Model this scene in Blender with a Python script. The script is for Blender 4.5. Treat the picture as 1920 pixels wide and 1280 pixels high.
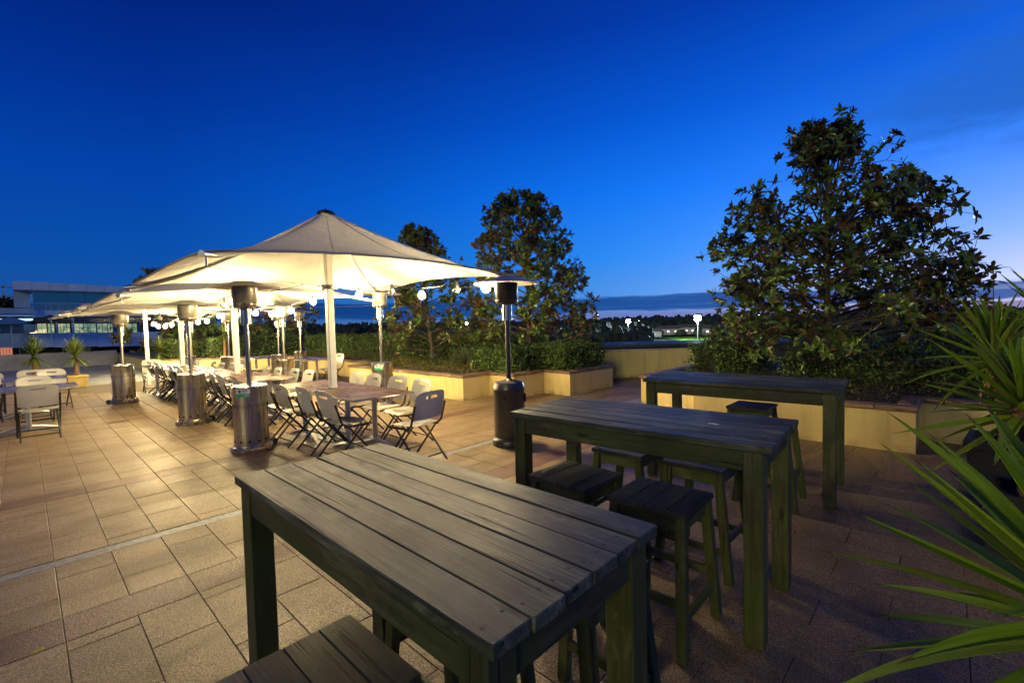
import bpy, bmesh, math, random
from math import sin, cos, pi, radians, sqrt
from mathutils import Vector, Matrix, Quaternion, noise

SC = bpy.context.scene
COL = SC.collection
for o in list(bpy.data.objects):
    bpy.data.objects.remove(o)

# ------------------------------------------------------------------ camera
cam_d = bpy.data.cameras.new('camera')
cam_d.sensor_width = 36.0
cam_d.sensor_fit = 'HORIZONTAL'
cam_d.lens = 869.0 / 1920.0 * 36.0
cam_d.clip_start = 0.05
cam_d.clip_end = 12000
cam = bpy.data.objects.new('camera', cam_d)
COL.objects.link(cam)
rgt = Vector((0.6862, -0.7270, -0.0250)).normalized()
fwd = Vector((0.7265, 0.6860, -0.0400))
fwd = (fwd - rgt * fwd.dot(rgt)).normalized()
upv = rgt.cross(fwd)
M = Matrix((( rgt.x, upv.x, -fwd.x, 0), (rgt.y, upv.y, -fwd.y, 0), (rgt.z, upv.z, -fwd.z, 1.6), (0, 0, 0, 1)))
cam.matrix_world = M
SC.camera = cam

# ------------------------------------------------------------------ sky
SUN_AZ = radians(-16)          # the last glow lies to the right of the frame (angle from +X towards +Y)
world = bpy.data.worlds.new('World')
SC.world = world
world.use_nodes = True
wt = world.node_tree
for n in list(wt.nodes):
    wt.nodes.remove(n)
def wn(t, **k):
    n = wt.nodes.new(t)
    for a, b in k.items():
        setattr(n, a, b)
    return n
def wl(a, b):
    wt.links.new(a, b)
def wmath(op, a, b=None, c=None, clamp=False):
    n = wn('ShaderNodeMath', operation=op, use_clamp=clamp)
    for i, v in enumerate((a, b, c)):
        if v is None: continue
        if isinstance(v, (int, float)): n.inputs[i].default_value = v
        else: wl(v, n.inputs[i])
    return n.outputs[0]
def wmix(bt, fac, a, b):
    n = wn('ShaderNodeMix', data_type='RGBA', blend_type=bt)
    for i, v in ((0, fac), (6, a), (7, b)):
        if isinstance(v, (int, float)): n.inputs[i].default_value = v
        elif isinstance(v, tuple): n.inputs[i].default_value = (*v, 1)
        else: wl(v, n.inputs[i])
    return n.outputs[2]
def wramp(fac, stops, mode='LINEAR'):
    n = wn('ShaderNodeValToRGB')
    n.color_ramp.interpolation = mode
    e = n.color_ramp.elements
    while len(e) > 1: e.remove(e[-1])
    e[0].position, e[0].color = stops[0][0], (*stops[0][1], 1)
    for p, c in stops[1:]:
        x = e.new(p); x.color = (*c, 1)
    wl(fac, n.inputs[0])
    return n.outputs[0]
sky = wn('ShaderNodeTexSky', sky_type='NISHITA', sun_disc=False)
sky.sun_elevation = radians(-2.0)
sky.sun_rotation = pi / 2 - SUN_AZ
sky.air_density = 1.0; sky.dust_density = 0.6; sky.ozone_density = 4.0
tc = wn('ShaderNodeTexCoord')
sep = wn('ShaderNodeSeparateXYZ')
wl(tc.outputs['Generated'], sep.inputs[0])
X_, Y_, Z_ = sep.outputs
# glow: 1 towards the place where the sun went down, 0 opposite
glow = wmath('MULTIPLY_ADD', wmath('ADD', wmath('MULTIPLY', X_, cos(SUN_AZ)), wmath('MULTIPLY', Y_, sin(SUN_AZ))), 0.5, 0.5, True)
elev = wmath('MAXIMUM', Z_, 0.0)
# white balance of the night exposure: the twilight goes deep blue
base = wramp(elev, [(0.0, (0.055, 0.185, 0.46)), (0.05, (0.040, 0.190, 0.53)), (0.13, (0.012, 0.168, 0.60)), (0.25, (0.003, 0.122, 0.60)), (0.38, (0.001, 0.066, 0.44)), (0.52, (0.0008, 0.030, 0.27)), (0.75, (0.0006, 0.012, 0.13)), (1.0, (0.0005, 0.010, 0.11))])
side = wramp(glow, [(0.0, (0.10, 0.22, 0.35)), (0.45, (0.15, 0.30, 0.42)), (0.62, (0.35, 0.52, 0.60)), (0.80, (0.8, 0.86, 0.88)), (0.92, (1.10, 1.08, 1.04)), (1.0, (1.5, 1.25, 1.1))])
col = wmix('MULTIPLY', 1.0, base, side)
# afterglow low on the right
low = wmath('POWER', wmath('SUBTRACT', 1.0, elev, None, True), 9.0)
gl2 = wmath('POWER', glow, 18.0)
col = wmix('ADD', wmath('MULTIPLY', low, gl2), col, (0.66, 0.42, 0.28))
# clouds: one long dark bank above the horizon and wisps higher up
az = wmath('ARCTAN2', Y_, X_)
def wnoise(sx, sz, off, det, scale=1.0):
    cb = wn('ShaderNodeCombineXYZ')
    wl(wmath('MULTIPLY', az, sx), cb.inputs[0]); wl(wmath('MULTIPLY', Z_, sz), cb.inputs[1])
    cb.inputs[2].default_value = off
    n = wn('ShaderNodeTexNoise'); n.inputs['Scale'].default_value = scale; n.inputs['Detail'].default_value = det
    n.inputs['Roughness'].default_value = 0.55
    wl(cb.outputs[0], n.inputs['Vector'])
    return n.outputs[0]
def smooth(v, a, b):
    n = wn('ShaderNodeMapRange', interpolation_type='SMOOTHSTEP')
    n.inputs[1].default_value = a; n.inputs[2].default_value = b
    wl(v, n.inputs[0])
    return n.outputs[0]
wob = wnoise(5.0, 34.0, 1.7, 7)
wobc = wmath('MULTIPLY_ADD', wob, 0.034, -0.017)
ze = wmath('ADD', Z_, wobc)
# top of the bank sinks a little from right to left
bank = wmath('MULTIPLY', smooth(ze, 0.014, 0.020), wmath('SUBTRACT', 1.0, smooth(ze, 0.043, 0.049)))
streak = smooth(wnoise(5.0, 130.0, 4.2, 5), 0.50, 0.70)
bank = wmath('MULTIPLY', bank, wmath('SUBTRACT', 1.0, wmath('MULTIPLY', streak, 0.18)))
col = wmix('MIX', wmath('MULTIPLY', bank, 0.93), col, wmix('MULTIPLY', 1.0, (0.006, 0.050, 0.22), wramp(glow, [(0.0, (0.15, 0.25, 0.3)), (0.5, (0.35, 0.45, 0.5)), (1.0, (1.0, 1.0, 1.0))])))
bank2 = wmath('MULTIPLY', wmath('MULTIPLY', smooth(ze, 0.052, 0.056), wmath('SUBTRACT', 1.0, smooth(ze, 0.061, 0.066))), smooth(wnoise(4.0, 3.0, 9.3, 2), 0.52, 0.60))
col = wmix('MIX', wmath('MULTIPLY', bank2, 0.8), col, (0.016, 0.08, 0.30))
pink = wmath('MULTIPLY', wmath('SUBTRACT', 1.0, smooth(ze, 0.010, 0.019)), wmath('POWER', glow, 3.0))
col = wmix('MIX', wmath('MULTIPLY', pink, 0.85), col, (0.105, 0.072, 0.22))
wisp = wmath('MULTIPLY', smooth(wnoise(3.4, 11.0, 6.4, 7), 0.40, 0.62), wmath('MULTIPLY', smooth(Z_, 0.20, 0.27), wmath('SUBTRACT', 1.0, smooth(Z_, 0.40, 0.50))))
wisp = wmath('MULTIPLY', wisp, smooth(glow, 0.88, 0.99))
col = wmix('MIX', wmath('MULTIPLY', wisp, 0.85), col, (0.010, 0.075, 0.33))
# a share of the physical twilight on top
nis = wmix('MULTIPLY', 1.0, sky.outputs[0], (0.10, 0.22, 0.55))
col = wmix('ADD', 0.05, col, nis)
bg = wn('ShaderNodeBackground')
bg.inputs['Strength'].default_value = 1.6
wl(col, bg.inputs['Color'])
wo = wn('ShaderNodeOutputWorld')
wl(bg.outputs[0], wo.inputs[0])

# ------------------------------------------------------------------ sun lamp added to imitate building light from behind the camera: faint, wide, low
fill_sun_d = bpy.data.lights.new('sun', 'SUN')
fill_sun_d.energy = 0.72
fill_sun_d.angle = radians(12)
fill_sun_d.color = (1.0, 0.92, 0.40)
sun = bpy.data.objects.new('sun', fill_sun_d)
COL.objects.link(sun)
sun.rotation_euler = Vector((0.88, 0.30, -0.33)).to_track_quat('-Z', 'Y').to_euler()

vs = SC.view_settings
vs.view_transform = 'Standard'; vs.look = 'None'; vs.exposure = 0.0; vs.gamma = 1.0
vs.use_curve_mapping = False
SC.render.engine = 'CYCLES'
SC.cycles.use_denoising = True
SC.cycles.sample_clamp_indirect = 4.0
SC.cycles.sample_clamp_direct = 0.0
SC.cycles.max_bounces = 7
SC.cycles.caustics_reflective = False
SC.cycles.caustics_refractive = False
SC.cycles.use_light_tree = True

BULB_W = 1600.0          # radiance of a lit festoon bulb
BULB_COL = (1.0, 0.76, 0.36)

# ------------------------------------------------------------------ helpers
def rnd(a, b): return random.uniform(a, b)

class MB:
    def __init__(s): s.v = []; s.f = []
    def add(s, vs, fs):
        o = len(s.v); s.v += [tuple(v) for v in vs]; s.f += [tuple(i + o for i in f) for f in fs]
    def box(s, c, d, b=0.0, rot=None):
        c = Vector(c); h = Vector(d) * 0.5
        b = min(b, h.x * .9, h.y * .9, h.z * .9)
        if b <= 0:
            vs = [Vector((x * h.x, y * h.y, z * h.z)) for x in (-1, 1) for y in (-1, 1) for z in (-1, 1)]
            fs = [(0, 1, 3, 2), (4, 6, 7, 5), (0, 4, 5, 1), (2, 3, 7, 6), (0, 2, 6, 4), (1, 5, 7, 3)]
        else:
            vs = []; idx = {}
            for x in (-1, 1):
                for y in (-1, 1):
                    for z in (-1, 1):
                        for a in range(3):
                            p = [x * (h.x - b), y * (h.y - b), z * (h.z - b)]
                            p[a] = (x, y, z)[a] * h[a]
                            idx[(x, y, z, a)] = len(vs); vs.append(Vector(p))
            fs = []
            for a in range(3):
                u, w = [(1, 2), (2, 0), (0, 1)][a]
                for sg in (-1, 1):
                    q = []
                    for (su, sw) in ((-1, -1), (1, -1), (1, 1), (-1, 1)):
                        k = [0, 0, 0]; k[a] = sg; k[u] = su; k[w] = sw
                        q.append(idx[(*k, a)])
                    fs.append(tuple(q) if sg > 0 else tuple(q[::-1]))
                # edges parallel to a
                for su in (-1, 1):
                    for sw in (-1, 1):
                        k0 = [0, 0, 0]; k0[a] = -1; k0[u] = su; k0[w] = sw
                        k1 = list(k0); k1[a] = 1
                        q = [idx[(*k0, u)], idx[(*k1, u)], idx[(*k1, w)], idx[(*k0, w)]]
                        fs.append(tuple(q) if su * sw < 0 else tuple(q[::-1]))
            for x in (-1, 1):
                for y in (-1, 1):
                    for z in (-1, 1):
                        q = [idx[(x, y, z, 0)], idx[(x, y, z, 1)], idx[(x, y, z, 2)]]
                        fs.append(tuple(q) if x * y * z > 0 else tuple(q[::-1]))
        if rot is not None: vs = [rot @ v for v in vs]
        s.add([v + c for v in vs], fs)
        return s
    def beam(s, p, q, w, d, b=0.0, side=(1, 0, 0)):
        p = Vector(p); q = Vector(q); z = (q - p); L = z.length; z.normalize()
        x = Vector(side); x = (x - z * x.dot(z)).normalized(); y = z.cross(x)
        s.box((p + q) / 2, (w, d, L), b, Matrix((x, y, z)).transposed())
        return s
    def tube(s, pts, r, n=8, cap=True):
        pts = [Vector(p) for p in pts]
        rs = r if isinstance(r, (list, tuple)) else [r] * len(pts)
        o = len(s.v); ref = None
        for i, p in enumerate(pts):
            t = (pts[min(i + 1, len(pts) - 1)] - pts[max(i - 1, 0)]).normalized()
            if ref is None:
                ref = t.orthogonal().normalized()
            ref = (ref - t * ref.dot(t))
            ref = ref.normalized() if ref.length > 1e-6 else t.orthogonal().normalized()
            bi = t.cross(ref)
            for k in range(n):
                a = 2 * pi * k / n
                s.v.append(tuple(p + (ref * cos(a) + bi * sin(a)) * rs[i]))
        for i in range(len(pts) - 1):
            for k in range(n):
                a = o + i * n + k; b = o + i * n + (k + 1) % n
                s.f.append((a, b, b + n, a + n))
        if cap:
            s.f.append(tuple(o + k for k in range(n))[::-1])
            s.f.append(tuple(o + (len(pts) - 1) * n + k for k in range(n)))
        return s
    def lathe(s, prof, n=24, c=(0, 0, 0), cap=True):
        o = len(s.v)
        for (r, z) in prof:
            for k in range(n):
                a = 2 * pi * k / n
                s.v.append((c[0] + r * cos(a), c[1] + r * sin(a), c[2] + z))
        for i in range(len(prof) - 1):
            for k in range(n):
                a = o + i * n + k; b = o + i * n + (k + 1) % n
                s.f.append((a, b, b + n, a + n))
        if cap:
            if prof[0][0] > 1e-4: s.f.append(tuple(o + k for k in range(n))[::-1])
            if prof[-1][0] > 1e-4: s.f.append(tuple(o + (len(prof) - 1) * n + k for k in range(n)))
        return s
    def mesh(s, name, mat, smooth=False):
        me = bpy.data.meshes.new(name)
        me.from_pydata(s.v, [], s.f)
        me.materials.append(mat)
        if smooth:
            me.polygons.foreach_set('use_smooth', [True] * len(me.polygons))
            me.set_sharp_from_angle(angle=radians(38))
        me.update()
        return me
    def obj(s, name, mat, parent=None, smooth=False, loc=None):
        return mk(name, s.mesh(name, mat, smooth), parent, loc)

def mk(name, me, parent=None, loc=None, rz=0.0):
    o = bpy.data.objects.new(name, me)
    COL.objects.link(o)
    if parent is not None: o.parent = parent
    if loc is not None: o.location = loc
    if rz: o.rotation_euler = (0, 0, rz)
    return o

def tag(o, label=None, cat=None, group=None, kind=None):
    if label: o['label'] = label
    if cat: o['category'] = cat
    if group: o['group'] = group
    if kind: o['kind'] = kind
    return o
def thing(name, label, cat, loc=(0, 0, 0), rz=0.0, group=None):
    return tag(mk(name, None, None, loc, rz), label, cat, group)
def struct(o): return tag(o, kind='structure')
def dup(root, loc, rz=0.0, label=None, group=None, scale=None):
    r = root.copy(); COL.objects.link(r)
    r.location = loc; r.rotation_euler = (0, 0, rz)
    if scale: r.scale = scale
    if label: r['label'] = label
    if group: r['group'] = group
    for ch in root.children:
        c = ch.copy(); COL.objects.link(c); c.parent = r
        for g in ch.children:
            d = g.copy(); COL.objects.link(d); d.parent = c
    return r
def poly_prism(mb, pts, z0, z1):
    n = len(pts); o = len(mb.v)
    mb.v += [(p[0], p[1], z0) for p in pts] + [(p[0], p[1], z1) for p in pts]
    mb.f.append(tuple(o + i for i in range(n))[::-1]); mb.f.append(tuple(o + n + i for i in range(n)))
    for i in range(n):
        j = (i + 1) % n
        mb.f.append((o + i, o + j, o + n + j, o + n + i))

ORD = ['first', 'second', 'third', 'fourth', 'fifth', 'sixth', 'seventh', 'eighth', 'ninth', 'tenth', 'eleventh', 'twelfth', 'thirteenth', 'fourteenth', 'fifteenth']

# ------------------------------------------------------------------ materials
class NT:
    def __init__(s, name):
        s.m = bpy.data.materials.new(name); s.m.use_nodes = True
        s.t = s.m.node_tree
        s.b = s.t.nodes['Principled BSDF']; s.out = s.t.nodes['Material Output']
        s.tcn = None
    def n(s, t, **k):
        x = s.t.nodes.new(t)
        for a, b in k.items(): setattr(x, a, b)
        return x
    def l(s, a, b): s.t.links.new(a, b)
    def put(s, sock, v):
        if isinstance(v, (int, float)): sock.default_value = v
        elif isinstance(v, tuple): sock.default_value = (*v, 1) if len(v) == 3 and sock.type == 'RGBA' else v
        else: s.l(v, sock)
    def coord(s, which='Object'):
        if s.tcn is None: s.tcn = s.n('ShaderNodeTexCoord')
        return s.tcn.outputs[which]
    def rand(s): return s.n('ShaderNodeObjectInfo').outputs['Random']
    def island(s): return s.n('ShaderNodeNewGeometry').outputs['Random Per Island']
    def map(s, vec, scale=(1, 1, 1), rnd_off=True):
        mp = s.n('ShaderNodeMapping'); mp.inputs['Scale'].default_value = scale
        s.l(vec, mp.inputs['Vector'])
        if rnd_off:
            v = s.n('ShaderNodeVectorMath', operation='SCALE'); v.inputs[0].default_value = (17, 31, 23)
            s.l(s.rand(), v.inputs['Scale']); s.l(v.outputs[0], mp.inputs['Location'])
        return mp.outputs[0]
    def noise(s, vec, scale, det=4, rough=0.55, dist=0.0):
        x = s.n('ShaderNodeTexNoise'); x.inputs['Scale'].default_value = scale
        x.inputs['Detail'].default_value = det; x.inputs['Roughness'].default_value = rough
        x.inputs['Distortion'].default_value = dist
        s.l(vec, x.inputs['Vector'])
        return x.outputs[0]
    def ramp(s, fac, stops):
        x = s.n('ShaderNodeValToRGB'); e = x.color_ramp.elements
        while len(e) > 1: e.remove(e[-1])
        e[0].position = stops[0][0]; c = stops[0][1]
        e[0].color = (c, c, c, 1) if isinstance(c, (int, float)) else (*c, 1)
        for p, c in stops[1:]:
            y = e.new(p); y.color = (c, c, c, 1) if isinstance(c, (int, float)) else (*c, 1)
        s.put(x.inputs[0], fac)
        return x.outputs[0]
    def mix(s, fac, a, b, bt='MIX'):
        x = s.n('ShaderNodeMix', data_type='RGBA', blend_type=bt)
        s.put(x.inputs[0], fac); s.put(x.inputs[6], a); s.put(x.inputs[7], b)
        return x.outputs[2]
    def math(s, op, a, b=0.0):
        x = s.n('ShaderNodeMath', operation=op); s.put(x.inputs[0], a); s.put(x.inputs[1], b)
        return x.outputs[0]
    def bump(s, h, strength=0.3, dist=0.01):
        x = s.n('ShaderNodeBump'); x.inputs['Strength'].default_value = strength; x.inputs['Distance'].default_value = dist
        s.l(h, x.inputs['Height']); s.l(x.outputs[0], s.b.inputs['Normal'])
    def set(s, **k):
        names = dict(col='Base Color', rough='Roughness', metal='Metallic', spec='Specular IOR Level', coat='Coat Weight')
        for a, v in k.items(): s.put(s.b.inputs[names[a]], v)
        return s.m

def plain(name, col, rough=0.6, metal=0.0, var=0.15, scale=8.0, bump=0.0, spec=0.5):
    t = NT(name); c = t.map(t.coord())
    nz = t.noise(c, scale, 6)
    lo = tuple(max(0, x * (1 - var)) for x in col); hi = tuple(min(1, x * (1 + var)) for x in col)
    t.set(col=t.ramp(nz, [(0.3, lo), (0.7, hi)]), rough=t.ramp(nz, [(0.3, max(0.02, rough - .08)), (0.7, min(1, rough + .08))]), metal=metal, spec=spec)
    if bump: t.bump(t.noise(c, scale * 12, 3), bump, 0.004)
    return t.m

def m_wood(name, dark, light, patch_tint, axis, spec=0.45):
    t = NT(name)
    sc = [26.0, 26.0, 26.0]; sc[axis] = 1.3
    c = t.map(t.coord(), tuple(sc))
    g = t.noise(c, 1.0, 8, 0.62, 0.6)
    fine = t.noise(c, 5.0, 4, 0.6)
    c2 = t.map(t.coord(), (3.2, 3.2, 3.2))
    big = t.noise(c2, 1.0, 5, 0.6, 0.4)
    crack = t.ramp(t.noise(t.map(t.coord(), tuple(x * 1.7 if x > 2 else x * 0.8 for x in sc)), 1.0, 3, 0.5, 0.3), [(0.31, 0.0), (0.36, 1.0)])
    col = t.ramp(g, [(0.36, dark), (0.5, tuple(a * .55 + b * .45 for a, b in zip(dark, light))), (0.63, light)])
    col = t.mix(t.ramp(big, [(0.40, 0.85), (0.62, 0.0)]), col, tuple(x * .8 for x in dark))
    col = t.mix(t.ramp(fine, [(0.38, 0.5), (0.54, 0.0)]), col, tuple(x * .4 for x in dark))
    col = t.mix(t.math('MULTIPLY', t.ramp(t.noise(c2, 0.6, 3), [(0.38, 0.1), (0.62, 1.0)]), patch_tint[3]), col, patch_tint[:3])
    # bare patches where the surface has rubbed off, knots and open cracks
    rub = t.noise(t.map(t.coord(), tuple(5.0 if q != axis else 1.6 for q in range(3))), 1.0, 6, 0.7)
    col = t.mix(t.ramp(rub, [(0.60, 0.0), (0.70, 0.55)]), col, tuple(min(1, x * 1.45) for x in light))
    vo = t.n('ShaderNodeTexVoronoi'); vo.inputs['Scale'].default_value = 1.0
    t.l(t.map(t.coord(), tuple(9.0 if q != axis else 2.6 for q in range(3))), vo.inputs['Vector'])
    col = t.mix(t.ramp(vo.outputs['Distance'], [(0.07, 0.9), (0.16, 0.0)]), col, tuple(x * .35 for x in dark))
    col = t.mix(crack, tuple(x * .2 for x in dark), col)
    # each board weathered to its own depth
    col = t.mix(1.0, col, t.ramp(t.rand(), [(0.0, 0.66), (1.0, 1.25)]), 'MULTIPLY')
    t.set(col=col, rough=t.ramp(g, [(0.3, 0.42), (0.7, 0.66)]), spec=spec)
    h = t.math('ADD', t.math('MULTIPLY', g, 0.7), t.math('MULTIPLY', crack, 0.6))
    t.bump(h, 0.5, 0.0045)
    return t.m
GREEN_LIGHT = (0.070, 0.098, 0.009)  # green light on legs and rails, put into their wood colour
M_PLANK = m_wood('weathered_wood_top', (0.046, 0.050, 0.032), (0.285, 0.295, 0.195), (0.09, 0.11, 0.06, 0.18), 1)
M_LEG = m_wood('weathered_wood_leg', (0.055, 0.056, 0.026), (0.15, 0.15, 0.07), (*GREEN_LIGHT, 0.55), 2)
M_RAILX = m_wood('weathered_wood_rail_x', (0.055, 0.058, 0.030), (0.15, 0.15, 0.075), (*GREEN_LIGHT, 0.60), 0)
M_RAILY = m_wood('weathered_wood_rail_y', (0.055, 0.058, 0.030), (0.15, 0.15, 0.075), (*GREEN_LIGHT, 0.60), 1)
M_SEATW = m_wood('weathered_wood_seat', (0.042, 0.042, 0.034), (0.12, 0.115, 0.09), (0.035, 0.045, 0.025, 0.25), 1)
M_SEATX = m_wood('weathered_wood_seat_x', (0.042, 0.042, 0.034), (0.12, 0.115, 0.09), (0.035, 0.045, 0.025, 0.25), 0)

def m_paver(name, a, b, speck=0.75):
    t = NT(name); w = t.coord('Object')
    c = t.map(w)
    f1 = t.noise(c, 150.0, 2, 0.75); f2 = t.noise(c, 62.0, 4, 0.7); big = t.noise(c, 2.6, 5, 0.6)
    wn_ = t.n('ShaderNodeNewGeometry').outputs['Position']
    wm = t.n('ShaderNodeMapping'); wm.inputs['Scale'].default_value = (0.55, 1.5, 1.0); t.l(wn_, wm.inputs['Vector'])
    dirt = t.noise(wm.outputs[0], 1.5, 6, 0.62, 0.8)
    col = t.mix(t.ramp(f2, [(0.38, 0.0), (0.60, 1.0)]), a, b)
    col = t.mix(t.math('MULTIPLY', t.ramp(f1, [(0.40, 1.0), (0.50, 0.0)]), speck), col, tuple(x * .22 for x in a))
    col = t.mix(t.ramp(f2, [(0.37, 0.7), (0.43, 0.0)]), col, tuple(x * .30 for x in a))
    col = t.mix(t.ramp(f1, [(0.56, 0.0), (0.64, 0.75)]), col, (0.66, 0.56, 0.42))
    col = t.mix(t.ramp(big, [(0.35, 0.30), (0.62, 0.0)]), col, tuple(x * .55 for x in a))
    col = t.mix(t.ramp(dirt, [(0.36, 0.55), (0.58, 0.0)]), col, tuple(x * .42 for x in a))
    rv = t.math('FRACT', t.math('ADD', t.rand(), t.island()))
    col = t.mix(1.0, col, t.ramp(rv, [(0.0, 0.90), (1.0, 1.08)]), 'MULTIPLY')
    t.set(col=col, rough=t.ramp(dirt, [(0.3, 0.62), (0.65, 0.40)]), spec=0.5)
    t.bump(t.math('ADD', f1, f2), 0.6, 0.004)
    return t.m
M_PAVE = m_paver('paver', (0.215, 0.138, 0.070), (0.360, 0.245, 0.122))
M_PAVER = m_paver('paver_red', (0.120, 0.046, 0.028), (0.215, 0.088, 0.052))
M_GROUT = plain('grout', (0.10, 0.080, 0.052), 0.9, 0, 0.3, 30, 0.3)
M_CONC = plain('concrete', (0.24, 0.25, 0.26), 0.8, 0, 0.25, 1.4, 0.3)
M_STEELD = plain('drain_steel', (0.24, 0.24, 0.25), 0.5, 0.3, 0.5, 22, 0.25)
def m_wall(name, col):
    t = NT(name); w = t.coord('Object'); c = t.map(w, rnd_off=False)
    big = t.noise(c, 1.1, 6, 0.62); fine = t.noise(c, 55.0, 4, 0.6)
    drip = t.noise(t.map(w, (7.0, 7.0, 0.9), False), 1.0, 5)
    cc = t.mix(t.ramp(big, [(0.38, 0.35), (0.66, 0.0)]), col, tuple(x * .68 for x in col))
    cc = t.mix(t.ramp(drip, [(0.50, 0.0), (0.72, 0.5)]), cc, tuple(x * .5 for x in col))
    sp = t.n('ShaderNodeSeparateXYZ'); t.l(w, sp.inputs[0])
    foot = t.math('MULTIPLY', t.ramp(sp.outputs[2], [(0.0, 1.0), (0.10, 0.0)]), t.ramp(t.noise(c, 5.0, 5), [(0.4, 0.0), (0.7, 0.8)]))
    cc = t.mix(foot, cc, (0.11, 0.10, 0.05))
    t.set(col=cc, rough=0.85, spec=0.25)
    t.bump(fine, 0.25, 0.004)
    return t.m
M_YEL = m_wall('yellow_render', (0.66, 0.52, 0.23))
M_PARA = m_wall('parapet_render', (0.56, 0.46, 0.21))
M_COPE = m_wood('coping_clay', (0.20, 0.12, 0.075), (0.38, 0.24, 0.15), (0.2, 0.15, 0.1, 0.1), 0)
M_SOIL = plain('soil', (0.035, 0.026, 0.018), 0.95, 0, 0.5, 14, 0.6)
def m_steel(name, col, rough):
    t = NT(name); w = t.coord('Object')
    br = t.noise(t.map(w, (22.0, 22.0, 0.5)), 1.0, 3)
    sm = t.noise(t.map(w, (5, 5, 5)), 1.0, 5)
    c = t.mix(t.ramp(sm, [(0.45, 0.0), (0.75, 0.5)]), col, tuple(x * .55 for x in col))
    t.set(col=c, rough=t.ramp(br, [(0.3, rough - .05), (0.7, rough + .06)]), metal=1.0)
    t.bump(br, 0.02, 0.002)
    return t.m
M_STEEL = m_steel('brushed_steel', (0.62, 0.56, 0.46), 0.27)
M_REFL = m_steel('spun_aluminium', (0.78, 0.75, 0.70), 0.48)
M_ALU = m_steel('cast_aluminium', (0.66, 0.66, 0.67), 0.34)
M_BLACKM = plain('black_enamel', (0.035, 0.033, 0.034), 0.33, 0.0, 0.3, 5)
M_DARKM = plain('dark_tube', (0.022, 0.021, 0.022), 0.4, 0.2, 0.3, 20)
M_RUB = plain('rubber', (0.02, 0.02, 0.02), 0.7)
M_HOLE = plain('dull_black', (0.008, 0.008, 0.008), 0.95)  # near black for the shade inside holes, slots and undercroft; also window bars
def m_mesh(name, col):
    t = NT(name); w = t.coord('Object')
    v = t.n('ShaderNodeTexVoronoi'); v.inputs['Scale'].default_value = 130
    t.l(w, v.inputs['Vector'])
    h = t.ramp(v.outputs['Distance'], [(0.35, 0.0), (0.5, 1.0)])
    sm = t.noise(t.map(w, (7, 7, 7)), 1.0, 4)
    t.set(col=t.mix(h, tuple(x * .25 for x in col), t.ramp(sm, [(0.35, tuple(x * .5 for x in col)), (0.65, col)])), rough=0.36, metal=0.55)
    return t.m
M_BURN = m_mesh('burner_mesh', (0.62, 0.56, 0.48))
M_BURND = m_mesh('burner_mesh_dark', (0.13, 0.11, 0.10))
M_STICK_W = plain('sticker_white', (0.72, 0.74, 0.72), 0.5, 0, 0.05)
M_STICK_G = plain('sticker_green', (0.02, 0.36, 0.19), 0.5, 0, 0.08)
M_STICK_B = plain('sticker_blue', (0.02, 0.16, 0.26), 0.5, 0, 0.08)
M_STICK_T = plain('sticker_ink', (0.10, 0.13, 0.14), 0.5, 0, 0.05)
M_PLAST = plain('chair_plastic', (0.70, 0.68, 0.63), 0.42, 0, 0.08, 5, 0.12)
M_POLE = plain('pole_paint', (0.72, 0.70, 0.66), 0.45, 0, 0.08, 6)
def m_top():
    t = NT('table_laminate'); w = t.coord('Object')
    g = t.noise(t.map(w, (14.0, 0.9, 1.0)), 1.0, 7, 0.6, 0.5); b = t.noise(t.map(w, (1.5, 1.5, 1.5)), 1.0, 4)
    c = t.ramp(g, [(0.3, (0.060, 0.033, 0.023)), (0.55, (0.105, 0.060, 0.042)), (0.75, (0.145, 0.090, 0.065))])
    c = t.mix(t.ramp(b, [(0.4, 0.4), (0.65, 0.0)]), c, (0.10, 0.066, 0.052))
    t.set(col=c, rough=t.ramp(b, [(0.3, 0.22), (0.7, 0.34)]), spec=0.012)
    return t.m
M_TOP = m_top()
M_TOPB = plain('table_laminate_sky_lit', (0.15, 0.13, 0.19), 0.25, 0, 0.2, 3, spec=.2)  # blue of the reflected sky put into the laminate colour
def m_canvas():
    t = NT('canvas'); w = t.coord('Object')
    nz = t.noise(t.map(w), 2.2, 5)
    weave = t.noise(t.map(w), 240.0, 2)
    c = t.ramp(nz, [(0.3, (0.54, 0.52, 0.47)), (0.7, (0.62, 0.60, 0.55))])
    t.set(col=c, rough=0.8, spec=0.2)
    cr = t.noise(t.map(w, (1.0, 1.0, 2.0), False), 3.2, 4, 0.6, 1.2)
    t.bump(t.math('ADD', t.math('MULTIPLY', weave, .05), cr), 0.5, 0.05)
    tr = t.n('ShaderNodeBsdfTranslucent'); t.l(c, tr.inputs[0])
    mx = t.n('ShaderNodeMixShader'); mx.inputs[0].default_value = 0.26
    t.l(t.b.outputs[0], mx.inputs[1]); t.l(tr.outputs[0], mx.inputs[2]); t.l(mx.outputs[0], t.out.inputs[0])
    return t.m
M_CANVAS = m_canvas()
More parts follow.
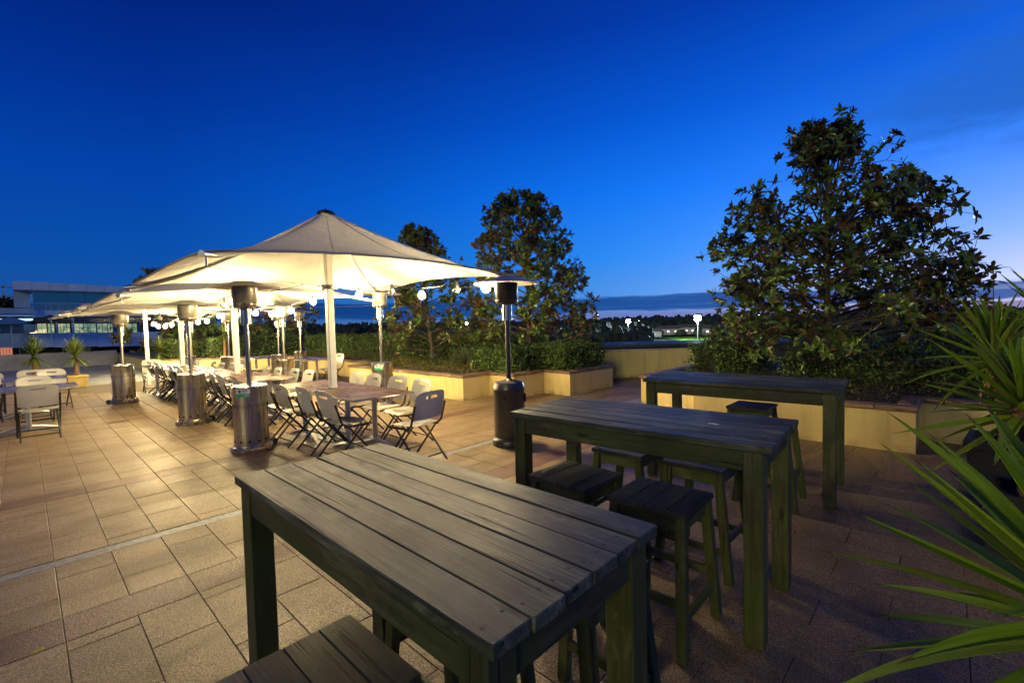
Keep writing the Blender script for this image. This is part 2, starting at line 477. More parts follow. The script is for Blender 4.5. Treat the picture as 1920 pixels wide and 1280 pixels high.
def m_leaf(name, top, bot, rough=0.35, trans=0.15, var=0.45, warm=None, pwarm=0.0):
    t = NT(name); r = t.island()
    g = t.n('ShaderNodeNewGeometry')
    a = t.ramp(r, [(0.0, tuple(x * (1 - var) for x in top)), (0.6, top), (1.0, tuple(min(1, x * (1 + var)) for x in top))])
    if warm:
        a = t.mix(t.ramp(t.math('FRACT', t.math('MULTIPLY', r, 37.7)), [(1 - pwarm - .02, 0.0), (1 - pwarm, 1.0)]), a, warm)
    c = t.mix(g.outputs['Backfacing'], a, bot)
    t.set(col=c, rough=rough, spec=0.5)
    tr = t.n('ShaderNodeBsdfTranslucent'); t.l(c, tr.inputs[0])
    mx = t.n('ShaderNodeMixShader'); mx.inputs[0].default_value = trans
    t.l(t.b.outputs[0], mx.inputs[1]); t.l(tr.outputs[0], mx.inputs[2]); t.l(mx.outputs[0], t.out.inputs[0])
    return t.m
M_MAG = m_leaf('magnolia_leaf', (0.080, 0.135, 0.022), (0.115, 0.078, 0.026), 0.30, 0.12, 0.5, (0.12, 0.062, 0.02), 0.09)
M_HEDGE = m_leaf('hedge_leaf', (0.080, 0.150, 0.022), (0.05, 0.075, 0.025), 0.4, 0.12, 0.55)
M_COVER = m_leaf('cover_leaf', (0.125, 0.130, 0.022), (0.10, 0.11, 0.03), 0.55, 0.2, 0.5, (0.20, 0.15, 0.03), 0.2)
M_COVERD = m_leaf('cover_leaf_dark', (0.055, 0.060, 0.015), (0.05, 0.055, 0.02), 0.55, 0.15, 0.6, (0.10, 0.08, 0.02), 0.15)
M_BLADE = m_leaf('strap_leaf', (0.105, 0.140, 0.070), (0.09, 0.12, 0.06), 0.45, 0.2, 0.35)
M_FAR = m_leaf('far_foliage', (0.030, 0.042, 0.020), (0.03, 0.04, 0.02), 0.7, 0.05, 0.5)
M_BARK = plain('bark', (0.085, 0.065, 0.048), 0.9, 0, 0.35, 25, 0.6)
M_CORE = plain('twigs', (0.012, 0.016, 0.006), 0.95, 0, 0.5, 20)
def m_yucca():
    t = NT('yucca_leaf'); w = t.coord('Object')
    sp = t.n('ShaderNodeSeparateXYZ'); t.l(w, sp.inputs[0])
    ridge = t.noise(t.map(w, (1.2, 70.0, 1.0)), 1.0, 3)
    c = t.ramp(ridge, [(0.3, (0.13, 0.25, 0.010)), (0.7, (0.24, 0.38, 0.026))])
    c = t.mix(t.ramp(t.rand(), [(0.70, 0.0), (0.95, 0.6)]), c, (0.20, 0.19, 0.035))
    c = t.mix(t.ramp(sp.outputs[0], [(0.0, 0.55), (0.22, 0.0)]), c, (0.19, 0.20, 0.05))
    tip = t.math('ADD', sp.outputs[0], t.math('MULTIPLY', t.noise(t.map(w), 9.0, 3), 0.12))
    c = t.mix(t.ramp(tip, [(0.985, 0.0), (1.03, 1.0)]), c, (0.16, 0.09, 0.035))
    t.set(col=c, rough=0.42, spec=0.45)
    t.bump(ridge, 0.25, 0.003)
    tr = t.n('ShaderNodeBsdfTranslucent'); t.l(c, tr.inputs[0])
    mx = t.n('ShaderNodeMixShader'); mx.inputs[0].default_value = 0.30
    t.l(t.b.outputs[0], mx.inputs[1]); t.l(tr.outputs[0], mx.inputs[2]); t.l(mx.outputs[0], t.out.inputs[0])
    return t.m
M_YUC = m_yucca()
M_YUCFAR = m_leaf('yucca_far_leaf', (0.11, 0.16, 0.03), (0.10, 0.14, 0.03), 0.45, 0.2, 0.4)
M_YTRUNK = plain('yucca_trunk', (0.17, 0.095, 0.045), 0.9, 0, 0.4, 30, 0.7)
M_DRY = plain('dry_leaf', (0.22, 0.12, 0.05), 0.8, 0, 0.3, 20)
M_POTD = plain('dark_pot', (0.022, 0.022, 0.020), 0.8, 0, 0.3, 6, 0.3)
M_POTY = plain('yellow_pot', (0.42, 0.30, 0.09), 0.75, 0, 0.2, 6, 0.3)
M_CABLE = plain('cable', (0.03, 0.03, 0.03), 0.5)
M_ROPE = plain('yellow_rope', (0.55, 0.38, 0.05), 0.7)
def m_emit(name, col, st):
    t = NT(name)
    t.set(col=(0.9, 0.9, 0.9), rough=0.3)
    t.b.inputs['Emission Color'].default_value = (*col, 1)
    t.b.inputs['Emission Strength'].default_value = st
    return t.m
M_BULB = m_emit('lit_bulb', BULB_COL, BULB_W)
def m_glassbulb():
    t = NT('unlit_bulb'); t.set(col=(0.75, 0.74, 0.70), rough=0.12)
    t.b.inputs['Transmission Weight'].default_value = 0.7
    return t.m
M_BULBOFF = m_glassbulb()
M_SCREW = plain('old_screw', (0.07, 0.065, 0.06), 0.5, 0.6, .3, 60)
M_WHITE = plain('white_smear', (0.72, 0.74, 0.74), 0.8, 0, 0.1)

def ipt(x, y, X=None, Y=None):
    """ray through a photograph pixel, met with a vertical plane: used only to survey real positions"""
    d = rgt * ((x - 960) / 869) - upv * ((y - 640) / 869) + fwd
    t = (X / d.x) if X is not None else (Y / d.y)
    return Vector((0, 0, 1.6)) + d * t
def vis(x, y, z=0.0):
    v = Vector((x, y, z - 1.6)); dz = v.dot(fwd)
    if dz < 0.1: return None
    return 960 + 869 * v.dot(rgt) / dz, 640 - 869 * v.dot(upv) / dz

random.seed(11)
# ================================================================== STRUCTURE
# ---- far ground, the terrace stands about nine metres above it
g = MB(); g.add([(-3500, -2500, -9), (6500, -2500, -9), (6500, 7500, -9), (-3500, 7500, -9)], [(0, 1, 2, 3)])
M_GROUND = plain('far_ground', (0.030, 0.036, 0.028), 1.0, 0, 0.5, 0.02, spec=0.0)
struct(g.obj('ground', M_GROUND))

# ---- terrace floor: slab (grout bed) and pavers
OUT = [(-8, -6), (14.4, -6), (14.4, 3.75), (10.4, 7.75), (10.4, 34), (-8, 34)]
g = MB(); poly_prism(g, OUT, -9.2, -0.008)
floor = struct(g.obj('floor', M_GROUT))
CW = 0.2945; X0 = 0.085; GAP = 0.0034
tile_me = {}
def tile_mesh(w, d, mat):
    k = (round(w, 3), round(d, 3), mat.name)
    if k not in tile_me:
        m = MB(); m.box((0, 0, -0.015), (w, d, 0.030), 0.0022)
        tile_me[k] = m.mesh('tile', mat)
    return tile_me[k]
tiles = []
def zone(y0, y1, je, jo, c0=-16, c1=46):
    for c in range(c0, c1):
        xa = X0 + c * CW; j = je if c % 2 == 0 else jo
        k0 = math.floor((y0 - j) / 0.6) - 1
        ys = [y0] + [j + 0.6 * k for k in range(k0, k0 + int((y1 - y0) / 0.6) + 4) if y0 + 0.03 < j + 0.6 * k < y1 - 0.03] + [y1]
        for a, b in zip(ys, ys[1:]):
            tiles.append((xa + CW / 2, (a + b) / 2, CW - GAP, b - a - GAP, M_PAVE))
def band(y0, y1, off):
    for c in range(-8, 23):
        xa = X0 + (2 * c + off) * CW
        tiles.append((xa + CW, (y0 + y1) / 2, 2 * CW - GAP, y1 - y0 - GAP, M_PAVER))
zone(-5.0, 3.33, 3.22, 2.92); band(3.33, 3.63, 0); zone(3.63, 4.47, 4.22, 3.92)
zone(4.60, 6.30, 5.10, 4.75); band(6.30, 6.60, 1); zone(6.60, 13.45, 6.9, 6.6); band(13.45, 13.75, 0)
zone(13.75, 17.25, 14.05, 13.75); band(17.25, 17.5, 1); zone(17.5, 19.2, 17.8, 17.5)
near = []; far = []
for t in tiles:
    x, y = t[0], t[1]
    if x + y > 18 or x > 13.8: continue
    p = vis(x, y, 0)
    inside = p is not None and -150 < p[0] < 2070 and p[1] < 1420
    if 6.4 < x and (y < 4.0 - 0 and x > 7.2 or y > 8.0): inside = False
    if 7.4 < x < 9.7 and y > 6.8: inside = False
    (near if inside else far).append(t)
near.sort(key=lambda t: fwd.x * t[0] + fwd.y * t[1])
for i, (x, y, w, d, m) in enumerate(near[:300]):
    o = mk('tile', tile_mesh(w, d, m), floor, (x + rnd(-.0006, .0006), y, rnd(-0.0012, 0.0006)))
    o.rotation_euler = (rnd(-.0016, .0016), rnd(-.0016, .0016), 0)
far += near[300:]
for m, nm in ((M_PAVE, 'tile_field'), (M_PAVER, 'tile_bands')):
    b = MB()
    for (x, y, w, d, mm) in far:
        if mm is m: b.box((x, y, -0.015 + rnd(-.0012, .0006)), (w, d, 0.030), 0.0022)
    o = b.obj(nm, m, floor); o['kind'] = 'stuff'
# slot drain across the terrace
b = MB(); b.box((4.0, 4.535, -0.012), (19.6, 0.118, 0.020), 0.002)
b.obj('drain_channel', M_STEELD, floor)
b = MB(); b.box((1.12, 10.88, -0.0005), (0.26, 0.05, 0.008), 0.001); b.obj('drain_slot', M_DARKM, floor)
# concrete apron beyond the pavers
b = MB(); b.add([(-8, 19.22, 0.0), (8, 19.22, 0.0), (8, 34, 0.0), (-8, 34, 0.0)], [(0, 1, 2, 3)])
struct(b.obj('concrete_apron', M_CONC))

# ---- planters with brick coping
def planter(name, label, front, back, ztop=0.47):
    root = thing(name, label, 'planter')
    pts = front + back
    m = MB(); poly_prism(m, pts, -0.02, ztop); m.obj('wall', M_YEL, root)
    cx = sum(p[0] for p in pts) / len(pts); cy = sum(p[1] for p in pts) / len(pts)
    # soil, inset from the walls
    n = len(front); P = [Vector((*p, 0)) for p in front]
    ins = []
    for i in range(n):
        a = (P[i] - P[i - 1]).normalized() if i > 0 else (P[1] - P[0]).normalized()
        c = (P[i + 1] - P[i]).normalized() if i < n - 1 else a
        na = Vector((-a.y, a.x, 0)); nc = Vector((-c.y, c.x, 0))
        nn = (na + nc); k = 0.16 / max(0.3, nn.normalized().dot(na)); ins.append(P[i] + nn.normalized() * k)
    m = MB(); poly_prism(m, [(p.x, p.y) for p in ins] + back, ztop - 0.02, ztop + 0.032); m.obj('soil', M_SOIL, root)
    for i in range(n - 1):
        d = (P[i + 1] - P[i]); L = d.length; d.normalize(); nn = Vector((-d.y, d.x, 0))
        s0 = 0.0; s1 = L
        if i > 0:
            e = (P[i] - P[i - 1]).normalized(); s0 = 0.176 if e.cross(d).z > 0 else -0.174
        if i < n - 2:
            e = (P[i + 2] - P[i + 1]).normalized(); s1 = L + 0.025 if d.cross(e).z > 0 else L - 0.026
        k = max(1, round((s1 - s0) / 0.40)); w = (s1 - s0) / k
        bm = MB(); bm.box((0, 0, 0), (w - 0.008, 0.20, 0.058), 0.009)
        me = bm.mesh('coping_brick', M_COPE, True)
        for q in range(k):
            p = P[i] + d * (s0 + (q + .5) * w) + nn * (0.075 + rnd(-.003, .003))
            o = mk('coping_brick', me, root, (p.x, p.y, ztop + 0.031 + (i % 2) * 0.0025 + rnd(-.001, .001)))
            o.rotation_euler = (rnd(-.008, .008), rnd(-.006, .006), math.atan2(d.y, d.x) + rnd(-.004, .004))
    return root
planter('zigzag_planter', 'stepped yellow planter wall with brick coping behind the black heater', [(3.4, 33), (3.4, 22.3), (7.2, 19.0), (7.2, 12.3), (6.29, 12.3), (6.29, 7.39), (7.05, 7.39), (7.05, 6.65), (8.05, 6.65), (8.05, 5.93), (9.8, 5.93)], [(9.8, 8.2), (10.2, 8.2), (10.2, 33)])
planter('angled_planter', 'yellow planter wall with brick coping under the large right tree', [(13.6, 4.34), (8.2, 4.34), (6.9, 2.8), (6.9, 0.27), (7.72, 0.27), (7.72, -5.2)], [(14.2, -5.2), (14.2, 3.6)])
# ---- parapet
def wallseg(mb, a, b, th, z0, z1):
    a = Vector((*a, 0)); b = Vector((*b, 0)); d = b - a; L = d.length
    mb.box(((a.x + b.x) / 2, (a.y + b.y) / 2, (z0 + z1) / 2), (L, th, z1 - z0), 0.01, Matrix.Rotation(math.atan2(d.y, d.x), 3, 'Z'))
pw = thing('parapet_wall', 'plain ochre parapet wall between the two planters', 'wall')
m = MB(); wallseg(m, (14.35, 3.85), (10.35, 7.85), 0.16, -0.02, 0.745); m.obj('wall', M_PARA, pw)
m = MB(); wallseg(m, (14.37, 3.83), (10.33, 7.87), 0.20, 0.747, 0.775); m.obj('capping', M_PARA, pw)
pw2 = thing('boundary_wall', 'low grey wall at the far left end of the terrace', 'wall')
m = MB(); wallseg(m, (-8, 31), (3.3, 31), 0.2, -0.02, 0.72); m.obj('wall', M_CONC, pw2)

# ================================================================== BAR TABLES AND STOOLS
def bar_table(label, x0, x1, y0, y1, h, seed, rz=0.0):
    random.seed(seed)
    W = x1 - x0; L = y1 - y0
    r = thing('bar_table', label, 'bar table', ((x0 + x1) / 2, (y0 + y1) / 2, 0), rz, 'weathered bar tables')
    n = 6; pwd = W / n; th = 0.034
    for i in range(n):
        m = MB(); m.box((0, 0, 0), (pwd - rnd(.0012, .0045), L + rnd(-.006, .006), th), 0.0026)
        o = m.obj('plank', M_PLANK, r, False, (-W / 2 + (i + .5) * pwd, rnd(-.004, .004), h - th / 2 + rnd(-.0025, .0025)))
        o.rotation_euler = (rnd(-.0015, .0015), rnd(-.006, .006), rnd(-.0012, .0012))
        for e in (-1, 1):
            for q in (-.28, .3):
                s = MB(); s.lathe([(0.0055, -.004), (0.0055, .0004), (0.003, .0009)], 10)
                s.obj('screw', M_SCREW, o, False, (q * pwd, e * (L / 2 - .055 + rnd(-.006, .006)), th / 2))
    lg = 0.09; ix = W / 2 - 0.012 - lg / 2; iy = L / 2 - 0.030 - lg / 2; lt = h - th - .003
    m = MB(); m.box((0, 0, lt / 2), (lg, lg, lt), 0.005); lme = m.mesh('leg', M_LEG)
    for sx in (-1, 1):
        for sy in (-1, 1):
            o = mk('leg', lme, r, (sx * ix, sy * iy, 0)); o.rotation_euler = (0, 0, random.choice((0, pi / 2, pi)))
    m = MB(); m.box((0, 0, 0), (0.028, 2 * iy - lg - .001, 0.10), 0.003); me = m.mesh('apron', M_RAILY)
    for sx in (-1, 1): mk('apron', me, r, (sx * (ix + lg / 2 - .022), 0, lt - .052))
    m = MB(); m.box((0, 0, 0), (2 * ix - lg - .001, 0.028, 0.10), 0.003); me = m.mesh('apron', M_RAILX)
    for sy in (-1, 1): mk('apron', me, r, (0, sy * (iy + lg / 2 - .022), lt - .052))
    return r
T1 = bar_table('weathered plank bar table nearest the camera', 0.575, 1.25, 0.615, 2.135, 1.0, 1)
T2 = bar_table('weathered plank bar table in the middle with a white smear on top', 2.31, 3.05, 0.62, 2.21, 0.995, 2, 0.055)
T3 = bar_table('weathered plank bar table farthest from the camera, beside the right planter', 4.45, 5.27, 0.66, 2.34, 0.99, 3, 0.06)
for T, px, py, s in ((T2, -0.035, -.45, 1.0), (T3, 0.10, 0.52, 0.9)):
    random.seed(5); m = MB(); pts = []
    for k in range(14):
        a = 2 * pi * k / 14; rr = s * rnd(.5, 1.1) * .028; pts.append((rr * cos(a) * .8, rr * sin(a) * 1.3, 0))
    m.add(pts, [tuple(range(14))]); m.obj('white_smear', M_WHITE, T, False, (px, py, 1.0005 if T is T2 else .9985))

def make_stool():
    r = thing('bar_stool', 'x', 'bar stool', (0, 0, 0), 0, 'weathered bar stools')
    W, L, H = 0.42, 0.385, 0.68
    n = 4
    for i in range(n):
        w = W / n
        m = MB(); m.box((0, 0, 0), (w - .0022, L, .026), .0022)
        m.obj('seat_plank', M_SEATW, r, False, (-W / 2 + (i + .5) * w, 0, H - .013 + (i % 2) * .0012))
    for sx in (-1, 1):
        for sy in (-1, 1):
            m = MB()
            m.beam((sx * (W / 2 - .035), sy * (L / 2 - .035), H - .028), (sx * (W / 2 - .005), sy * (L / 2 + .035), 0.0), .048, .048, .003)
            m.obj('leg', M_LEG, r)
    m = MB(); m.box((0, 0, 0), (W - .125, .022, .07), .002); me = m.mesh('apron', M_RAILX)
    for sy in (-1, 1): mk('apron', me, r, (0, sy * (L / 2 - .035), H - .064))
    m = MB(); m.box((0, 0, 0), (.022, L - .12, .07), .002); me = m.mesh('apron', M_RAILY)
    for sx in (-1, 1): mk('apron', me, r, (sx * (W / 2 - .035), 0, H - .064))
    m = MB(); m.box((0, 0, 0), (W - .08, .022, .042), .002); me = m.mesh('stretcher', M_RAILX)
    for sy in (-1, 1): mk('stretcher', me, r, (0, sy * (L / 2 + .010), .25))
    m = MB(); m.box((0, 0, 0), (.022, L - .01, .042), .002); me = m.mesh('stretcher', M_RAILY)
    for sx in (-1, 1): mk('stretcher', me, r, (sx * (W / 2 - .014), 0, .18))
    return r
stool = make_stool()
ST = [(0.475, 1.20, 0.0, 'bar stool in front of the nearest bar table, cut off by the bottom edge'),
      (1.23, 1.53, 0.02, 'bar stool hidden under the far end of the nearest bar table'),
      (1.40, 1.02, 0.0, 'bar stool under the near end of the nearest bar table'),
      (2.27, 1.10, pi / 2 + 0.02, 'bar stool in front of the middle bar table, nearer its right end'),
      (2.26, 1.64, pi / 2 - 0.03, 'bar stool in front of the middle bar table, nearer the heater'),
      (3.02, 1.70, 0.03, 'bar stool behind the middle bar table, nearer the heater'),
      (3.05, 1.17, -0.02, 'bar stool behind the middle bar table, nearer its right end'),
      (5.22, 1.50, 0.0, 'single bar stool tucked under the farthest bar table'),
      (4.44, 1.14, 0.05, 'bar stool standing between the middle and farthest bar tables')]
for i, (x, y, a, lb) in enumerate(ST):
    if i == 0: stool.location = (x, y, 0); stool.rotation_euler = (0, 0, a); stool['label'] = lb
    else: dup(stool, (x, y, 0), a, lb)

# ================================================================== DINING TABLES AND FOLDING CHAIRS
def make_dtable(mat):
    r = thing('dining_table', 'x', 'table', (0, 0, 0), 0, 'dining tables')
    m = MB(); m.box((0, 0, .729), (.84, 1.21, .022), .004); m.obj('table_top', mat, r)
    m = MB(); m.box((0, 0, .723), (.85, 1.22, .018), .006); m.obj('edge_trim', M_ALU, r, True)
    for sx in (-1, 1):
        m = MB(); m.tube([(sx * .19, 0, .06), (sx * .19, 0, .713)], .034, 16); m.obj('column', M_ALU, r, True)
        for sy in (-1, 1):
            m = MB(); m.tube([(sx * .19, sy * .02, .075), (sx * .20, sy * .16, .06), (sx * .235, sy * .30, .022), (sx * .245, sy * .34, .012)], [.03, .024, .018, .014], 8)
            m.obj('foot', M_ALU, r, True)
    m = MB(); m.box((0, 0, .075), (.40, .05, .03), .006); m.obj('base_bar', M_ALU, r)
    return r
dt = make_dtable(M_TOP)
def gx(y): return 3.055 - 0.055 * (y - 5.6) if y < 12 else 2.70 - 0.03 * (y - 12)
DT = [(3.055, 5.67, 'nearest brown table top of the long run under the umbrellas'), (3.03, 6.95, 'second brown table from the near end, around the umbrella pole'),
      (2.87, 9.02, 'third brown table along the run, past the first gap'), (2.83, 10.28, 'fourth brown table along the run, by the second umbrella pole'),
      (2.66, 11.85, 'fifth brown table along the run, past the second gap'), (2.63, 13.10, 'sixth brown table along the run under the umbrellas'), (2.50, 14.6, 'farthest brown table of the run under the umbrellas')]
for i, (x, y, lb) in enumerate(DT):
    if i == 0: dt.location = (x, y, 0); dt['label'] = lb
    else: dup(dt, (x, y, 0), rnd(-.01, .01), lb)

def make_chair():
    r = thing('folding_chair', 'x', 'chair', (0, 0, 0), 0, 'white folding chairs')
    # backrest panel with a hand slot
    bm = bmesh.new(); NU, NV = 16, 11
    vs = {}
    for i in range(NU + 1):
        for j in range(NV + 1):
            u = i / NU * 2 - 1; v = j / NV
            half = .228 * (1 - .16 * max(0, (v - .82) / .18) ** 2 - .07 * max(0, (.12 - v) / .12) ** 2)
            z = .515 + v * .335 - .022 * abs(u) ** 4 * v
            y = -.205 - .115 * (v - .0) * .75 - .028 * (1 - u * u) + .012 * max(0, (v - .85) / .15) ** 2 * -1
            vs[i, j] = bm.verts.new((u * half, y, z))
    for i in range(NU):
        for j in range(NV):
            if j == 8 and 5 <= i <= 10: continue
            bm.faces.new((vs[i, j], vs[i + 1, j], vs[i + 1, j + 1], vs[i, j + 1]))
    bmesh.ops.solidify(bm, geom=bm.faces[:], thickness=.016)
    bmesh.ops.recalc_face_normals(bm, faces=bm.faces[:])
    me = bpy.data.meshes.new('backrest'); bm.to_mesh(me); bm.free(); me.materials.append(M_PLAST)
    me.polygons.foreach_set('use_smooth', [True] * len(me.polygons)); me.set_sharp_from_angle(angle=radians(50))
    mk('backrest', me, r)
    bm = bmesh.new(); vs = {}; NU, NV = 10, 10
    for i in range(NU + 1):
        for j in range(NV + 1):
            u = i / NU * 2 - 1; v = j / NV * 2 - 1
            f = sqrt(max(0, 1 - .5 * v * v * u * u))
            vs[i, j] = bm.verts.new((u * .225 * (1 - .05 * max(0, -v)) * (1 - .06 * abs(v) ** 6), .02 + v * .205 * (1 - .05 * abs(u) ** 5), .452 - .014 * (1 - u * u) * (1 - max(0, v) ** 2) - .022 * max(0, v - .7) / .3 * max(0, v)))
    for i in range(NU):
        for j in range(NV): bm.faces.new((vs[i, j], vs[i + 1, j], vs[i + 1, j + 1], vs[i, j + 1]))
    bmesh.ops.solidify(bm, geom=bm.faces[:], thickness=.024)
    bmesh.ops.recalc_face_normals(bm, faces=bm.faces[:])
    me = bpy.data.meshes.new('seat'); bm.to_mesh(me); bm.free(); me.materials.append(M_PLAST)
    me.polygons.foreach_set('use_smooth', [True] * len(me.polygons)); me.set_sharp_from_angle(angle=radians(50))
    mk('seat', me, r)
    for s in (-1, 1):
        m = MB(); m.tube([(s * .236, -.275, .70), (s * .236, -.20, .47), (s * .236, -.10, .40), (s * .236, .245, .0)], .0125, 8); m.obj('leg', M_DARKM, r, True)
        m = MB(); m.tube([(s * .214, .17, .418), (s * .214, .08, .40), (s * .214, -.30, .0)], .0125, 8); m.obj('leg', M_DARKM, r, True)
        m = MB(); m.box((s * .222, .02, .418), (.02, .36, .026), .004); m.obj('seat_rail', M_DARKM, r)
    m = MB(); m.tube([(-.236, .155, .106), (.236, .155, .106)], .009, 6); m.obj('crossbar', M_DARKM, r, True)
    m = MB(); m.tube([(-.214, -.23, .074), (.214, -.23, .074)], .009, 6); m.obj('crossbar', M_DARKM, r, True)
    return r
chair = make_chair(); first = [True]
random.seed(21)
def put_chair(x, y, rz, label, group):
    if first[0]:
        first[0] = False; chair.location = (x, y, 0); chair.rotation_euler = (0, 0, rz); chair['label'] = label; chair['group'] = group; return chair
    return dup(chair, (x, y, 0), rz, label, group)
LEFT = [5.40, 6.02, 6.66, 7.28, 8.40, 9.0, 9.55, 10.25, 11.7, 12.3, 12.9, 13.45, 13.95, 14.45, 14.95]
for i, y in enumerate(LEFT):
    bx = 2.52 - .040 * (y - 5.3) if y < 9.6 else 2.35 - .008 * (y - 9.6)
    put_chair(bx + .22 + rnd(-.03, .03), y, -pi / 2 + rnd(-.09, .09),
              'white folding chair facing away, %s from the near end of the left row' % ORD[i], 'chairs along the left side of the table run')
RIGHT = [5.45, 6.02, 6.63, 7.2, 8.40, 8.95, 9.5, 9.98, 11.15, 11.8, 12.4, 12.85, 13.95, 14.4, 14.85]
for i, y in enumerate(RIGHT):
    bx = [3.62, 3.62, 3.56, 3.60, 3.33, 3.30, 3.20, 3.16, 3.02, 3.03, 3.0, 2.95, 2.85, 2.80, 2.78][i]
    put_chair(bx - .10 + (.05 if i < 4 else 0), y - .02, pi / 2 + rnd(-.07, .07),
              'white folding chair facing us, %s from the near end of the right row' % ORD[i], 'chairs along the right side of the table run')
put_chair(3.17, 4.62, .12, 'white folding chair alone at the near end of the table run, back to camera', 'chairs along the right side of the table run')
put_chair(2.42, 15.6, pi, 'white folding chair at the far head of the table run', 'chairs along the left side of the table run')
# ---- tables and chairs in the left corner
dtb = make_dtable(M_TOPB)
LT = [(0.02, 11.0, 'blue lit table with one chair facing it, far left'), (-0.95, 10.9, 'blue lit table at the left picture edge'), (0.0, 13.3, 'second row blue lit table behind, far left')]
for i, (x, y, lb) in enumerate(LT):
    if i == 0: dtb.location = (x, y, 0); dtb.rotation_euler = (0, 0, pi / 2); dtb['label'] = lb; dtb['group'] = 'blue lit tables'
    else: dup(dtb, (x, y, 0), pi / 2, lb, 'blue lit tables')
LG = 'chairs round the blue lit tables'
for x, y, a, lb in [(0.13, 10.30, 0.02, 'white folding chair nearest on the far left, back to the camera'),
                    (0.14, 11.72, pi + .05, 'white folding chair across the blue lit table from the nearest left chair'),
                    (0.10, 12.55, .04, 'white folding chair with back to the blue lit table, far left second row'),
                    (0.12, 14.1, pi, 'white folding chair across the second row blue lit table'),
                    (0.44, 14.0, pi + .1, 'white folding chair at the right end of the left corner group'),
                    (-0.55, 13.0, .1, 'white folding chair in the left group, left of the second table'),
                    (-0.52, 13.95, pi, 'white folding chair in the left group, behind the second table'),
                    (-0.62, 11.75, pi, 'white folding chair at the left picture edge behind the table')]:
    put_chair(x, y, a, lb, LG)
# ---- tables by the back planter
for i, (x, y, lb) in enumerate([(5.55, 13.1, 'dark table by the back planter, nearer the umbrella pole'), (5.1, 15.5, 'dark table by the back planter, farther along')]):
    dup(dtb, (x, y, 0), .1 * i, lb, 'tables by the back planter')
for x, y, a, lb in [(5.98, 12.75, pi / 2 + .2, 'white folding chair beside the back planter, right of the dark table'),
                    (4.95, 12.9, -pi / 2 - .2, 'white folding chair beside the back planter, left of the dark table'),
                    (4.55, 14.6, -pi / 2 + .1, 'white folding chair at the farther dark table by the back planter')]:
    put_chair(x, y, a, lb, 'chairs by the back planter')

